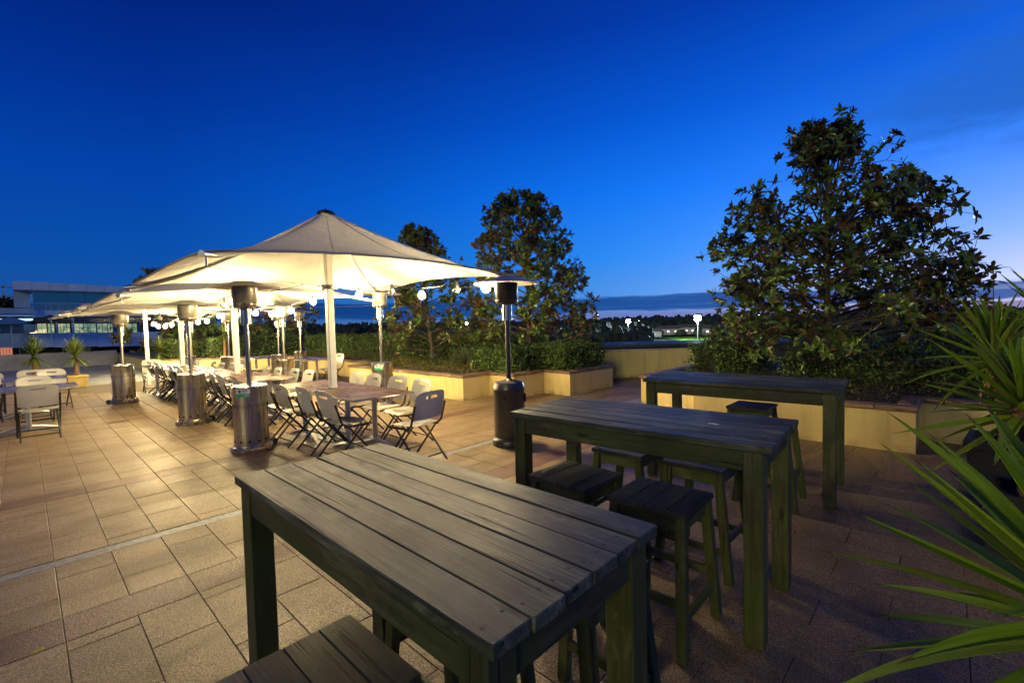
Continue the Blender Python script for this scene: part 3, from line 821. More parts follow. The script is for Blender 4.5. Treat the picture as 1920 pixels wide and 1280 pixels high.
# ================================================================== PATIO HEATERS
def heater(label, x, y, h=2.23, black=False, face=0.0, sticker=True, tilt=(0, 0), wheels=True):
    r = thing('patio_heater', label, 'patio heater', (x, y, 0), face, 'patio heaters')
    r.rotation_euler = (tilt[0], tilt[1], face)
    S = M_BLACKM if black else M_STEEL
    if black:
        m = MB(); m.lathe([(.23, 0), (.235, .02), (.235, .07), (.215, .10), (.19, .115)], 40); m.obj('base', S, r, True)
        m = MB(); m.lathe([(.195, .112), (.205, .13), (.205, .72), (.21, .73), (.21, .75), (.205, .76), (.20, .80), (.18, .83), (.06, .855), (.045, .87)], 40); m.obj('tank_housing', S, r, True)
        m = MB(); m.lathe([(.0, 0), (.055, 0), (.06, .006), (.06, .012)], 20)
        o = m.obj('hand_grip', M_HOLE, r, True, (.12, -.168, .62)); o.rotation_euler = (pi / 2, 0, .62)
    else:
        m = MB(); m.lathe([(.255, 0), (.26, .012), (.26, .05), (.245, .065), (.215, .075), (.205, .095)], 40); m.obj('base', S, r, True)
        m = MB(); m.lathe([(.205, .09), (.207, .10), (.207, .225), (.2095, .228), (.2095, .234), (.207, .237), (.207, .66), (.2095, .662), (.2095, .668), (.207, .67), (.207, .845), (.21, .85), (.208, .862), (.19, .868), (.05, .872)], 48)
        body = m.obj('tank_housing', S, r, True)
        for k in range(12):
            a = 2 * pi * k / 12 + .1
            m = MB(); m.lathe([(0, 0), (.017, 0), (.017, .003), (.012, .0035)], 14)
            o = m.obj('air_hole', M_HOLE, body, False, (.206 * cos(a), .206 * sin(a), .15)); o.rotation_euler = (0, pi / 2, a)
        for k in range(44):
            a = 2 * pi * k / 44
            m = MB(); m.box((0, 0, 0), (.003, .006, .05), .001)
            o = m.obj('vent_slot', M_HOLE, body, False, (.2075 * cos(a), .2075 * sin(a), .61)); o.rotation_euler = (0, 0, a)
        if wheels:
            for a in (-.45, .45):
                m = MB(); m.lathe([(.012, -.022), (.045, -.022), (.05, -.016), (.05, .016), (.045, .022), (.012, .022)], 18)
                o = m.obj('wheel', M_RUB, r, True, (.275 * cos(a), .275 * sin(a), .05)); o.rotation_euler = (0, pi / 2, pi / 2)
            m = MB(); m.tube([(.248, -.13, .05), (.248, .13, .05)], .008, 8); m.obj('axle', S, r, True)
    if sticker:
        R = .2098; z0, z1 = .735, .835
        def patch(nm, a0, a1, za, zb, mat, par, rr):
            m = MB(); N = 10
            for k in range(N + 1):
                a = a0 + (a1 - a0) * k / N
                m.v += [(rr * cos(a), rr * sin(a), za), (rr * cos(a), rr * sin(a), zb)]
            m.f = [(2 * k, 2 * k + 2, 2 * k + 3, 2 * k + 1) for k in range(N)]
            return m.obj(nm, mat, par, True)
        c = radians(200)
        w = .42
        st = patch('label_sticker', c - w, c + w, z0, z1, M_STICK_W, r, R)
        patch('green_band', c - w, c + w, z0, z0 + .044, M_STICK_G, st, R + .0007)
        # globe mark and two faint lines of lettering, too small to read
        m = MB(); N = 18
        for k in range(N):
            t = 2 * pi * k / N; a = c - .17 + .020 * cos(t) / R; m.v.append(((R + .0012) * cos(a), (R + .0012) * sin(a), z0 + .073 + .020 * sin(t)))
        m.f = [tuple(range(N))]; m.obj('globe_mark', M_STICK_B, st)
        patch('print_line', c + .0, c + .30, z0 + .076, z0 + .083, M_STICK_T, st, R + .0012)
        patch('print_line', c + .0, c + .20, z0 + .063, z0 + .068, M_STICK_T, st, R + .0012)
        patch('print_line', c + .08, c + .36, z0 + .026, z0 + .031, M_STICK_W, st, R + .0012)
        patch('print_line', c + .08, c + .36, z0 + .014, z0 + .018, M_STICK_W, st, R + .0012)
    zb = h - .36
    m = MB(); m.tube([(0, 0, .865), (0, 0, zb - .20)], .030, 16); m.obj('pole', S if not black else M_BLACKM, r, True)
    m = MB(); m.lathe([(.032, zb - .215), (.064, zb - .21), (.064, zb - .01), (.05, zb)], 24); m.obj('valve_sleeve', M_STEEL, r, True)
    m = MB(); m.lathe([(.05, zb - .005), (.125, zb + .002), (.145, zb + .03), (.145, zb + .05), (.132, zb + .055), (.132, zb + .06)], 32); m.obj('burner_pan', M_STEEL if not black else M_BURND, r, True)
    m = MB(); m.lathe([(.132, zb + .058), (.142, zb + .07), (.150, zb + .26), (.150, zb + .275), (.12, zb + .285)], 32); m.obj('burner', M_BURND if black else M_BURN, r, True)
    zr = h - .085
    m = MB(); m.lathe([(.425, zr - .012), (.428, zr - .006), (.424, zr), (.33, zr + .022), (.20, zr + .045), (.17, zr + .055), (.12, zr + .078), (.03, zr + .085), (.001, zr + .085), (.001, zr + .079), (.11, zr + .073), (.16, zr + .049), (.20, zr + .038), (.33, zr + .015), (.415, zr - .008), (.425, zr - .012)], 56, cap=False)
    m.obj('reflector', M_REFL, r, True)
    for k in range(3):
        a = 2 * pi * k / 3 + .5
        m = MB(); m.tube([(.12 * cos(a), .12 * sin(a), zb + .27), (.13 * cos(a), .13 * sin(a), zr + .072)], .006, 6); m.obj('stay', S, r)
    return r
heater('steel patio heater nearest the camera, green label on its tank', 2.05, 6.75, 2.24, face=radians(30), tilt=(0.0, -.006))
heater('steel patio heater, second from the camera in the left row', 1.985, 9.53, 2.13, face=radians(-28), sticker=False)
heater('steel patio heater farthest left, beside the open paving', 1.56, 13.75, 2.10, face=radians(150))
heater('black patio heater with silver reflector standing behind the bar tables', 4.38, 4.22, 2.205, True, tilt=(0.0, 0.0), sticker=False)
heater('steel patio heater against the stepped yellow planter', 4.98, 8.35, 2.33, face=radians(22), wheels=False)
heater('steel patio heater behind the second umbrella pole, tank seen between chairs', 4.30, 11.6, 2.2, face=radians(40), sticker=False)
heater('steel patio heater beside the dark back table, behind the first pole', 5.05, 14.0, 2.2, face=radians(40), sticker=False)
heater('steel patio heater in front of the far hedge, paler tank', 6.2, 15.3, 2.2, face=radians(10), sticker=False)
heater('steel patio heater far back behind the nearest heater', 3.95, 14.6, 2.15, face=radians(60), sticker=False)
heater('steel patio heater with green label far down the right row', 3.35, 16.4, 2.15, face=radians(15))

# ================================================================== UMBRELLAS
HALF = 1.93
def canopy_pt(u, v, za, zc, zm):
    s = max(abs(u), abs(v))
    if s < 1e-6: return (0, 0, za)
    t = min(abs(u), abs(v)) / s            # 0 at the middle of a side, 1 on the ridge
    sag = 0.13 * (1 - t * t) * s           # edge cut in a hollow curve
    k = (s * HALF - sag) / (s * HALF)
    ze = zc + (zm - zc) * (1 - t * t)
    gz = (1 - s) ** 1.38
    z = ze + (za - ze) * gz - 0.10 * (1 - t * t) * sin(pi * s) * 0.6
    return (u * HALF * k, v * HALF * k, z)
def make_umbrella():
    r = thing('umbrella', 'x', 'umbrella', (0, 0, 0), 0, 'square canvas umbrellas')
    za, zc, zm = 3.25, 2.265, 2.385
    N = 36; m = MB()
    for j in range(N + 1):
        for i in range(N + 1):
            u = i / N * 2 - 1; v = j / N * 2 - 1
            m.v.append(canopy_pt(u, v, za, zc, zm))
    for j in range(N):
        for i in range(N):
            a = j * (N + 1) + i; m.f.append((a, a + 1, a + N + 2, a + N + 1))
    can = m.obj('canopy', M_CANVAS, r, True)
    m2 = MB()
    # welted hem and the seams of the panels
    for q in range(4):
        pts = []
        for k in range(25):
            t = k / 24 * 2 - 1
            u, v = [(t, -1), (1, t), (-t, 1), (-1, -t)][q]
            p = canopy_pt(u, v, za, zc, zm); pts.append((p[0], p[1], p[2] - .004))
        h = MB(); h.tube(pts, .012, 6); h.obj('hem', M_CANVAS, can, True)
        for sgn in (-1, 1):
            pts = []
            for k in range(2, 25):
                s = k / 24; w = sgn * .42 * s
                u, v = [(w, -s), (s, w), (-w, s), (-s, -w)][q]
                p = canopy_pt(u, v, za, zc, zm); pts.append((p[0], p[1], p[2] + .002))
            h = MB(); h.tube(pts, .0045, 4); h.obj('seam', M_SEAM, can)
    for sx in (-1, 1):
        for sy in (-1, 1):
            pts = []
            for k in range(1, 17):
                s = k / 16; p = canopy_pt(sx * s, sy * s, za, zc, zm)
                pts.append((p[0], p[1], p[2] - .032))
            rb = MB(); rb.tube(pts, .027, 8); rib = rb.obj('rib', M_POLE, r, True)
            e = Vector(pts[-1]); d = Vector((sx, sy, -.1)).normalized()
            b = MB(); b.tube([e - d * .06, e + d * .09], .030, 10); b.obj('corner_bracket', M_ALU, rib, True)
            b = MB(); b.tube([e + d * .03 + Vector((0, 0, -.02)), e + d * .03 + Vector((0, 0, -.10))], .008, 6); b.obj('eye_bolt', M_ALU, rib)
            c = MB(); q0 = e + d * .03 + Vector((0, 0, -.10)); q1 = Vector((sx * .05, sy * .05, 2.17))
            c.tube([q0, q0.lerp(q1, .5) + Vector((0, 0, -.03)), q1], .0035, 5); c.obj('stay_cable', M_CABLE, r)
    m = MB(); m.box((0, 0, 1.6), (.094, .094, 3.19), .008); m.obj('pole', M_POLE, r, True)
    m = MB(); m.box((0, 0, .01), (.34, .34, .018), .003); m.obj('base_plate', M_STEELD, r)
    m = MB(); m.lathe([(.11, 2.14), (.115, 2.15), (.115, 2.19), (.11, 2.2)], 16); m.obj('collar', M_ALU, r, True)
    m = MB(); m.lathe([(.125, za - .06), (.12, za - .035), (.09, za - .012), (.04, za + .002), (.010, za + .006), (.008, za + .03)], 24); m.obj('cap', M_DARKM, r, True)
    return r
M_SEAM = plain('seam_thread', (0.30, 0.31, 0.36), 0.8)
umb = make_umbrella()
UP = [(3.03, 6.42, 0.0, 'square cream umbrella nearest the camera, highest peak in view'), (2.90, 10.25, .01, 'second square cream umbrella, pole behind the nearest steel heater'),
      (2.76, 14.05, -.01, 'third square cream umbrella along the table run'), (2.60, 17.7, .01, 'farthest square cream umbrella along the table run')]
for i, (x, y, a, lb) in enumerate(UP):
    if i == 0: umb.location = (x, y, 0); umb['label'] = lb
    else: dup(umb, (x, y, -.10 - .02 * i), a, lb)

# ================================================================== FESTOON LIGHTS
bm = bmesh.new(); bmesh.ops.create_icosphere(bm, subdivisions=2, radius=.057)
for v in bm.verts:
    if v.co.z > 0: v.co.z *= 1.25; k = max(0, v.co.z / .0713); v.co.x *= 1 - .45 * k * k; v.co.y *= 1 - .45 * k * k
BULB_ON = bpy.data.meshes.new('bulb'); bm.to_mesh(BULB_ON); bm.free()
BULB_OFF = BULB_ON.copy(); BULB_ON.materials.append(M_BULB); BULB_OFF.materials.append(M_BULBOFF)
for me in (BULB_ON, BULB_OFF): me.polygons.foreach_set('use_smooth', [True] * len(me.polygons))
sk = MB(); sk.lathe([(.02, -.055), (.021, .0), (.016, .012), (.008, .02)], 12)
SOCK = sk.mesh('socket', M_RUB, True)
def festoon(label, bulbs, ends):
    r = thing('festoon_string', label, 'string lights', (0, 0, 0), 0, 'festoon strings')
    pts = [ends[0]] + [(p[0], p[1], p[2] + .12) for p in bulbs] + [ends[1]]
    fine = []
    for a, b in zip(pts, pts[1:]):
        a = Vector(a); b = Vector(b); L = (b - a).length
        for k in range(6):
            t = k / 6; p = a.lerp(b, t); p.z -= min(.06, .03 * L) * 4 * t * (1 - t); fine.append(p)
    fine.append(Vector(pts[-1]))
    m = MB(); m.tube(fine, .006, 6); m.obj('cable', M_CABLE, r, True)
    for p in bulbs:
        o = mk('bulb', BULB_ON if p[3] else BULB_OFF, r, (p[0], p[1], p[2]))
        mk('socket', SOCK, r, (p[0], p[1], p[2] + .105))
def B(px, py, X, on=1):
    p = ipt(px, py, X=X); return (p.x, p.y, p.z, on)
festoon('festoon lights looping along the right edge of the umbrellas',
        [B(911, 541, 4.35), B(856, 543, 4.35, 0), B(791, 554, 4.35), B(735, 547, 4.30, 0), B(673, 553, 4.25), B(587, 566, 4.1), B(545, 582, 4.0), B(510, 589, 4.0), B(479, 587, 3.8)],
        ((4.86, 4.55, 2.2), (3.6, 13.2, 2.2)))
festoon('festoon lights strung past the farther umbrellas',
        [B(411, 592, 3.75), B(388, 602, 3.75), B(371, 604, 3.7), B(336, 600, 3.6), B(322, 609, 3.55), B(310, 612, 3.5), B(297, 612, 3.4), B(288, 608, 3.3)],
        ((3.7, 13.4, 2.15), (3.2, 22.0, 2.1)))
festoon('festoon lights on the left, bulbs hidden behind the heater heads',
        [B(447, 561, 2.32), B(420, 572, 2.30, 0), B(352, 586, 2.30), B(300, 596, 2.2, 0), B(226, 606, 1.95)],
        ((2.7, 6.5, 2.2), (2.4, 17.6, 2.15)))

# ================================================================== TREES
def frame_of(d):
    d = d.normalized(); x = d.orthogonal().normalized(); return x, d.cross(x), d
def leaf(mb, p, d, n, L, W):
    """one folded leaf: p base, d direction, n face normal"""
    d = d.normalized(); s = d.cross(n).normalized(); n = s.cross(d)
    a = p + d * L * .32; b = p + d * L * .68; up = n * (W * .13)
    o = len(mb.v)
    mb.v += [tuple(p), tuple(a + s * W * .46 + up), tuple(a), tuple(a - s * W * .46 + up), tuple(b + s * W * .44 + up - n * L * .03), tuple(b - n * L * .03), tuple(b - s * W * .44 + up - n * L * .03), tuple(p + d * L - n * (L * .09))]
    mb.f += [(o, o + 1, o + 2), (o, o + 2, o + 3), (o + 1, o + 4, o + 5, o + 2), (o + 2, o + 5, o + 6, o + 3), (o + 4, o + 7, o + 5), (o + 5, o + 7, o + 6)]
def prof_at(prof, z):
    for (z0, r0), (z1, r1) in zip(prof, prof[1:]):
        if z0 <= z <= z1: return r0 + (r1 - r0) * (z - z0) / (z1 - z0)
    return 0
def magnolia(label, x, y, prof, nlimb, per, seed, lean=(0, 0), sq=1.0, L=(.11, .19), leaves=(6, 10), group='magnolia trees', zb=.48, rot=0.0, mat=None):
    random.seed(seed)
    r = thing('magnolia_tree', label, 'tree', (x, y, zb), rot, group)
    ztop = prof[-1][0]; rmax = max(q[1] for q in prof)
    T = MB(); C = MB()
    tp = [Vector((lean[0] * (k / 8) ** 1.3 + rnd(-.03, .03), lean[1] * (k / 8) ** 1.3 + rnd(-.03, .03), ztop * .95 * k / 8)) for k in range(9)]
    tp[0].x = tp[0].y = 0
    T.tube(tp, [.075 * (1 - .88 * k / 8) * (ztop / 4.5) for k in range(9)], 9)
    def trunk_at(z):
        k = min(7.999, max(0, z / (ztop * .95) * 8)); i = int(k); return tp[i].lerp(tp[i + 1], k - i)
    def whorl(p, d):
        fx, fy, fd = frame_of(d); n = random.randint(*leaves); a0 = rnd(0, 6.28)
        for k in range(n):
            a = a0 + k * 2.4; tilt = radians(rnd(18, 96))
            dd = fd * cos(tilt) + (fx * cos(a) + fy * sin(a)) * sin(tilt)
            dd.z -= rnd(0, .25)
            nn = fd - dd * fd.dot(dd)
            if nn.length < .05: nn = Vector((0, 0, 1))
            leaf(C, p + fd * rnd(-.05, .02), dd, nn, rnd(*L), rnd(.052, .078) * L[1] / .18)
    for i in range(nlimb):
        f = (i + .5) / nlimb; vig = rnd(.80, 1.10)
        zs = ztop * (.06 + .82 * f ** .9); az = i * 2.39996 + rnd(-.4, .4)
        zt = min(ztop * .97, zs + (.12 + .22 * f) * ztop * rnd(.3, 1.2))
        rr = prof_at(prof, zt) * vig
        if f > .12 and noise.noise(Vector((cos(az) * 1.3 + seed, sin(az) * 1.3, zs * .9))) < -.36: continue
        a = trunk_at(zs); c = trunk_at(zt)
        tip = Vector((c.x + cos(az) * rr, c.y + sin(az) * rr * sq, zt + rnd(-.1, .1)))
        mid = a.lerp(tip, .5) + Vector((rnd(-.1, .1), rnd(-.1, .1), rnd(-.12, .10) * ztop * .12))
        pts = []
        for k in range(6):
            t = k / 5; pts.append(a * (1 - t) ** 2 + mid * 2 * t * (1 - t) + tip * t * t)
        rb = .026 * (1 - .5 * f) * (ztop / 4.5)
        T.tube(pts, [rb * (1 - .8 * k / 5) + .003 for k in range(6)], 5, False)
        whorl(tip, tip - pts[-2] + Vector((0, 0, .1)))
        for q in range(max(2, round(per * (.30 + .75 * rr / rmax)))):
            t = rnd(.30, 1.0); k = min(4, int(t * 5)); b = pts[k].lerp(pts[k + 1], t * 5 - k)
            out = Vector((cos(az + rnd(-1.3, 1.3)), sin(az + rnd(-1.3, 1.3)) * sq, rnd(-.35, .75)))
            ln = rnd(.16, .62) * (.45 + .55 * rr)
            e = b + out.normalized() * ln
            rm = prof_at(prof, e.z) * max(.72, vig) * rnd(.82, 1.08); cc = trunk_at(e.z); h = Vector((e.x - cc.x, (e.y - cc.y) / sq))
            if h.length > rm and rm > .02:
                h *= rm / h.length; e.x = cc.x + h.x; e.y = cc.y + h.y * sq
            if e.z > ztop: e.z = ztop - rnd(0, .1)
            if e.z < .1: e.z = .1 + rnd(0, .1)
            mm = b.lerp(e, .5) + Vector((rnd(-.04, .04), rnd(-.04, .04), rnd(-.03, .05)))
            T.tube([b, mm, e], [.0075, .0055, .004], 3, False)
            whorl(e, e - mm + Vector((0, 0, .05)))
            if random.random() < .75:
                e2 = mm + Vector((rnd(-1, 1), rnd(-1, 1), rnd(-.2, .8))).normalized() * rnd(.10, .26)
                T.tube([mm, e2], [.0045, .0035], 3, False); whorl(e2, e2 - mm)
    T.obj('trunk', M_BARK, r, True); C.obj('crown', mat or M_MAG, r)
    return r
magnolia('large broad magnolia tree on the right, in the angled planter', 9.55, 1.53,
         [(0, .95), (.35, 1.5), (.9, 1.95), (1.5, 2.0), (2.1, 1.88), (2.8, 1.62), (3.3, 1.3), (3.7, .95), (4.05, .55), (4.3, .20), (4.4, .08)], 100, 13, 12, (.05, .0), L=(.10, .165), leaves=(6, 9))
magnolia('magnolia tree behind the black heater, in the stepped planter', 9.15, 7.98,
         [(0, .9), (.4, 1.35), (.9, 1.6), (1.6, 1.6), (2.3, 1.5), (2.9, 1.42), (3.5, 1.2), (4.0, .85), (4.3, .5), (4.42, .15)], 70, 10, 9, (-.12, .05), L=(.11, .18))
magnolia('shorter magnolia tree between the first umbrella and the heater tree', 8.25, 11.0,
         [(0, .8), (.3, 1.25), (.9, 1.55), (1.6, 1.5), (2.3, 1.25), (2.9, 1.0), (3.4, .75), (3.75, .45), (3.95, .12)], 62, 10, 16, (-.25, .25), L=(.11, .18))
magnolia('dark magnolia tree rising above the far umbrellas on the left', 4.5, 26.5,
         [(0, .9), (.6, 1.8), (1.4, 2.0), (2.4, 1.7), (3.2, 1.1), (3.8, .5), (4.0, .1)], 34, 6, 22, L=(.16, .26))
magnolia('dark magnolia tree behind the far tables, lower one', 6.3, 25.5,
         [(0, .9), (.5, 1.5), (1.2, 1.7), (2.0, 1.4), (2.6, .8), (3.0, .2)], 28, 6, 31, L=(.16, .26))
magnolia('dark magnolia tree behind the heaters at the back planter', 8.6, 23.0,
         [(0, .9), (.5, 1.6), (1.3, 1.8), (2.0, 1.4), (2.5, .8), (2.8, .2)], 28, 6, 37, L=(.16, .26))

# ---- hedges
def hedge(label, boxes, dens, size, seed, mat=None, name='hedge', cat='hedge', rough=.09):
    random.seed(seed)
    r = thing(name, label, cat)
    core = MB(); F = MB()
    for (x0, x1, y0, y1, z0, z1) in boxes:
        core.box(((x0 + x1) / 2, (y0 + y1) / 2, (z0 + z1) / 2 - .03), (x1 - x0 - .16, y1 - y0 - .16, z1 - z0 - .10), .06)
        faces = [((x0, y0, z1), (x1 - x0, 0, 0), (0, y1 - y0, 0), (0, 0, 1)), ((x0, y0, z0), (0, y1 - y0, 0), (0, 0, z1 - z0), (-1, 0, 0)),
                 ((x0, y0, z0), (x1 - x0, 0, 0), (0, 0, z1 - z0), (0, -1, 0)), ((x1, y0, z0), (0, y1 - y0, 0), (0, 0, z1 - z0), (1, 0, 0))]
        for o, e1, e2, n in faces:
            o, e1, e2, n = map(Vector, (o, e1, e2, n))
            for k in range(int(e1.length * e2.length * dens)):
                p = o + e1 * random.random() + e2 * random.random()
                q = noise.noise(p * 2.3) * rough * 1.6 + noise.noise(p * 7) * rough * .8
                p = p + n * (q - rnd(0, .09))
                d = Vector((rnd(-1, 1), rnd(-1, 1), rnd(-.4, 1.1))) + n * .5
                nn = n + Vector((rnd(-.8, .8), rnd(-.8, .8), rnd(-.2, .9)))
                leaf(F, p, d, nn, size * rnd(.7, 1.3), size * rnd(.45, .65))
    core.obj('twigs', M_CORE, r); F.obj('foliage', mat or M_HEDGE, r)
    return r
hedge('clipped hedge in the stepped planter behind the black heater', [(8.25, 9.75, 6.15, 8.0, .48, 1.03), (7.30, 8.35, 6.95, 8.3, .48, 1.0)], 1500, .062, 3)
hedge('long clipped hedge along the back of the stepped planter', [(8.7, 9.7, 8.5, 21.0, .48, 1.24)], 800, .068, 4)
hedge('dark low hedge behind the far heaters', [(5.2, 8.6, 21.2, 22.4, .48, 1.3), (4.0, 5.2, 22.6, 24.5, .48, 1.2)], 500, .07, 5)
hedge('round dark shrub at the left foot of the large tree', [(9.6, 11.2, 2.8, 4.0, .48, 1.05)], 1300, .055, 6, name='shrub', cat='shrub', rough=.2)
hedge('dark shrubs under the large right tree', [(9.0, 11.5, -1.6, 2.2, .48, .95)], 900, .055, 9, name='shrub', cat='shrub', rough=.25)
def carpet(name, polyfn, n, size, mat, label, seed, z=.50, h=.05):
    random.seed(seed); F = MB(); c = 0
    while c < n:
        p = polyfn()
        if p is None: continue
        hh = h * (.5 + noise.noise(Vector((p[0] * 2.2, p[1] * 2.2, 3))) + .5)
        q = Vector((p[0], p[1], z + rnd(0, max(.01, hh))))
        leaf(F, q, Vector((rnd(-1, 1), rnd(-1, 1), rnd(0, 1))), Vector((rnd(-.6, .6), rnd(-.6, .6), 1)), size * rnd(.6, 1.3), size * rnd(.4, .6)); c += 1
    o = F.obj(name, mat); tag(o, label, 'ground cover', kind='stuff')
def regL():
    y = rnd(7.6, 19); x = rnd(6.48, 8.7) if y < 12.1 else rnd(7.4, 8.7)
    return (x, y)
carpet('ground_cover', regL, 15000, .045, M_COVER, 'yellow green ground cover in the stepped planter', 41, .505, .10)
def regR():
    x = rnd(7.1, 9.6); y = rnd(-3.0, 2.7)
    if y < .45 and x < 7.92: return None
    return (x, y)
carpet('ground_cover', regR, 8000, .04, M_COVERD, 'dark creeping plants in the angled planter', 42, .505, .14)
def clump(label, x, y, h, n, seed):
    random.seed(seed)
    r = thing('strap_leaf_plant', label, 'plant', (x, y, .50), 0, 'strap leaved plants')
    F = MB()
    for k in range(n):
        a = rnd(0, 6.28); sp = rnd(.12, .75); L = h * rnd(.7, 1.15); w = rnd(.012, .02); d = Vector((cos(a), sin(a), 0)); s = Vector((-sin(a), cos(a), 0))
        pr = []
        for q in range(5):
            t = q / 4; pr.append(d * (L * sp * t ** 1.4) + Vector((0, 0, L * (t - .35 * sp * t * t))) + Vector((rnd(-.04, .04), rnd(-.04, .04), 0)) * (1 if q == 0 else .2))
        o = len(F.v)
        for q, p in enumerate(pr):
            ww = w * (1 - (q / 4) ** 2) + .001; F.v += [tuple(p - s * ww), tuple(p + s * ww)]
        F.f += [(o + 2 * q, o + 2 * q + 1, o + 2 * q + 3, o + 2 * q + 2) for q in range(4)]
    F.obj('leaves', M_BLADE, r)
for i, (x, y, h) in enumerate([(7.35, 9.75, .42), (7.55, 9.2, .40), (7.85, 9.15, .58), (7.75, 8.75, .55), (8.05, 8.95, .62)]):
    clump(['strap leaved plant leftmost of the clumps in the stepped planter', 'low strap leaved plant second from left in the stepped planter', 'tall strap leaved plant in the middle of the clumps', 'strap leaved plant nearest the hedge in the stepped planter', 'tallest strap leaved plant at the back of the clumps'][i], x, y, h, 70, 60 + i)

# ================================================================== YUCCAS
def yleaf(curve, fold, seed):
    random.seed(seed); m = MB(); N = 12
    for k in range(N + 1):
        t = k / N; w = .049 * (min(1, .55 + 2.2 * t) if t < .25 else 1.0) * (1 - max(0, (t - .42) / .58) ** 1.7) + .0006
        z = -curve * t ** 2.2; f = fold * w
        m.v += [(t, -w, z + f), (t, 0, z), (t, w, z + f)]
    for k in range(N):
        o = 3 * k; m.f += [(o, o + 3, o + 4, o + 1), (o + 1, o + 4, o + 5, o + 2)]
    return m.mesh('leaf', M_YUC, True)
YL = [yleaf(.02, .5, 1), yleaf(.10, .6, 2), yleaf(.20, .5, 3), yleaf(-.03, .7, 4)]
def yucca(label, x, y, zpot, crowns, pot=None, group='yuccas'):
    r = thing('potted_yucca' if pot else 'yucca', label, 'yucca', (x, y, 0), 0, group)
    if pot:
        w, h, mat, rz = pot
        m = MB(); a, b = w * .42, w * .5
        def ring(s, z): return [(-s, -s, z), (s, -s, z), (s, s, z), (-s, s, z)]
        m.v = ring(a, 0) + ring(b - .02, h - .07) + ring(b, h - .07) + ring(b, h) + ring(b - .045, h) + ring(b - .06, h - .07)
        for q in range(5):
            for k in range(4): m.f.append((4 * q + k, 4 * q + (k + 1) % 4, 4 * q + 4 + (k + 1) % 4, 4 * q + 4 + k))
        m.f.append((3, 2, 1, 0))
        o = m.obj('pot', mat, r); o.rotation_euler = (0, 0, rz)
        m = MB(); m.v = ring(b - .061, h - .065); m.f = [(0, 1, 2, 3)]; o2 = m.obj('soil', M_SOIL, r); o2.rotation_euler = (0, 0, rz)
    for (cx, cy, cz, n, L, seed, elo, ehi, rt) in crowns:
        random.seed(seed)
        m = MB(); base = Vector((cx * .3, cy * .3, zpot)); top = Vector((cx, cy, cz))
        pts = [base.lerp(top, k / 6) + Vector((rnd(-.008, .008), rnd(-.008, .008), 0)) for k in range(7)]
        m.tube(pts, [rt * (1.15 - .2 * k / 6) for k in range(7)], 10); m.obj('trunk', M_YTRUNK, r, True)
        for k in range(n):
            f = k / n; az = k * 2.39996 + rnd(-.25, .25); el = radians(elo + (ehi - elo) * (f ** .8) + rnd(-7, 7))
            o = mk('leaf', YL[k % 4 if f > .3 else random.choice((1, 2, 0))], r, (cx, cy, cz - .09 + .12 * f))
            s = L * rnd(.75, 1.12) * (1 - .25 * max(0, f - .7) / .3)
            o.rotation_mode = 'XYZ'
            o.rotation_euler = (rnd(-.35, .35), -el, az); o.scale = (s, s * rnd(.75, 1.1), s)
        for k in range(int(n * .25)):
            az = rnd(0, 6.28); m = MB(); L2 = L * rnd(.25, .5); w = .012
            d = Vector((cos(az), sin(az), 0)); sd = Vector((-sin(az), cos(az), 0)); p = Vector((cx, cy, cz - .10 - rnd(0, .06)))
            q1 = p + d * L2 * .35 + Vector((0, 0, -L2 * .5)); q2 = q1 + d * L2 * .05 + Vector((0, 0, -L2 * .6))
            m.v = [tuple(p - sd * w), tuple(p + sd * w), tuple(q1 - sd * w), tuple(q1 + sd * w), tuple(q2)]
            m.f = [(0, 1, 3, 2), (2, 3, 4)]; m.obj('dry_leaf', M_DRY, r)
    return r
yucca('green yucca in a dark square pot at the right edge', 4.50, -.41, .38, [(-.04, .06, .98, 54, .62, 7, -35, 88, .055)], (.52, .42, M_POTD, 0.0))
yucca('near yucca reaching in from the lower right corner', 1.72, -.27, .26, [(.0, .0, .88, 66, .62, 19, -30, 85, .05)], (.34, .30, M_POTD, 0.1))
yucca('tall double headed yucca behind the potted one, right edge', 5.95, -.42, .40, [(-.02, .12, 1.20, 46, .66, 23, -25, 88, .05), (.35, -.28, 1.48, 46, .66, 29, -25, 88, .05)], (.60, .46, M_POTD, -.1))
def far_yucca(label, x, y, z0, h, L, n, seed, pot=None):
    random.seed(seed)
    r = thing('potted_yucca' if pot else 'yucca', label, 'yucca', (x, y, z0), 0, 'far yuccas')
    if pot:
        m = MB(); w = pot
        m.box((0, 0, .15), (w * .9, w * .9, .30), .01); m.box((0, 0, .33), (w, w, .06), .012); m.obj('pot', M_POTY, r)
        m = MB(); m.box((-w * .455, .02, .16), (.012, .012, .26), .002, Matrix.Rotation(.15, 3, 'X')); m.obj('crack', M_HOLE, r)
    m = MB(); m.tube([(0, 0, .0 if not pot else .3), (.01, .02, h * .6), (0, 0, h)], [.07, .055, .045], 8); m.obj('trunk', M_YTRUNK, r, True)
    C = MB()
    for k in range(n):
        f = k / n; az = k * 2.39996 + rnd(-.3, .3); el = radians(-45 + 133 * f + rnd(-8, 8)); ln = L * rnd(.75, 1.1)
        d = Vector((cos(az) * cos(el), sin(az) * cos(el), sin(el))); s = Vector((-sin(az), cos(az), 0)); p = Vector((0, 0, h - .05 + .1 * f))
        a = p + d * ln * .5; b = p + d * ln + Vector((0, 0, -.05 * ln)); o = len(C.v); w = .026
        C.v += [tuple(p - s * w * .6), tuple(p + s * w * .6), tuple(a - s * w), tuple(a + s * w), tuple(b)]
        C.f += [(o, o + 1, o + 3, o + 2), (o + 2, o + 3, o + 4)]
    C.obj('crown', M_YUCFAR, r)
far_yucca('yucca in a cracked yellow pot near the left heater', 1.08, 19.0, 0, .95, .62, 90, 71, .52)
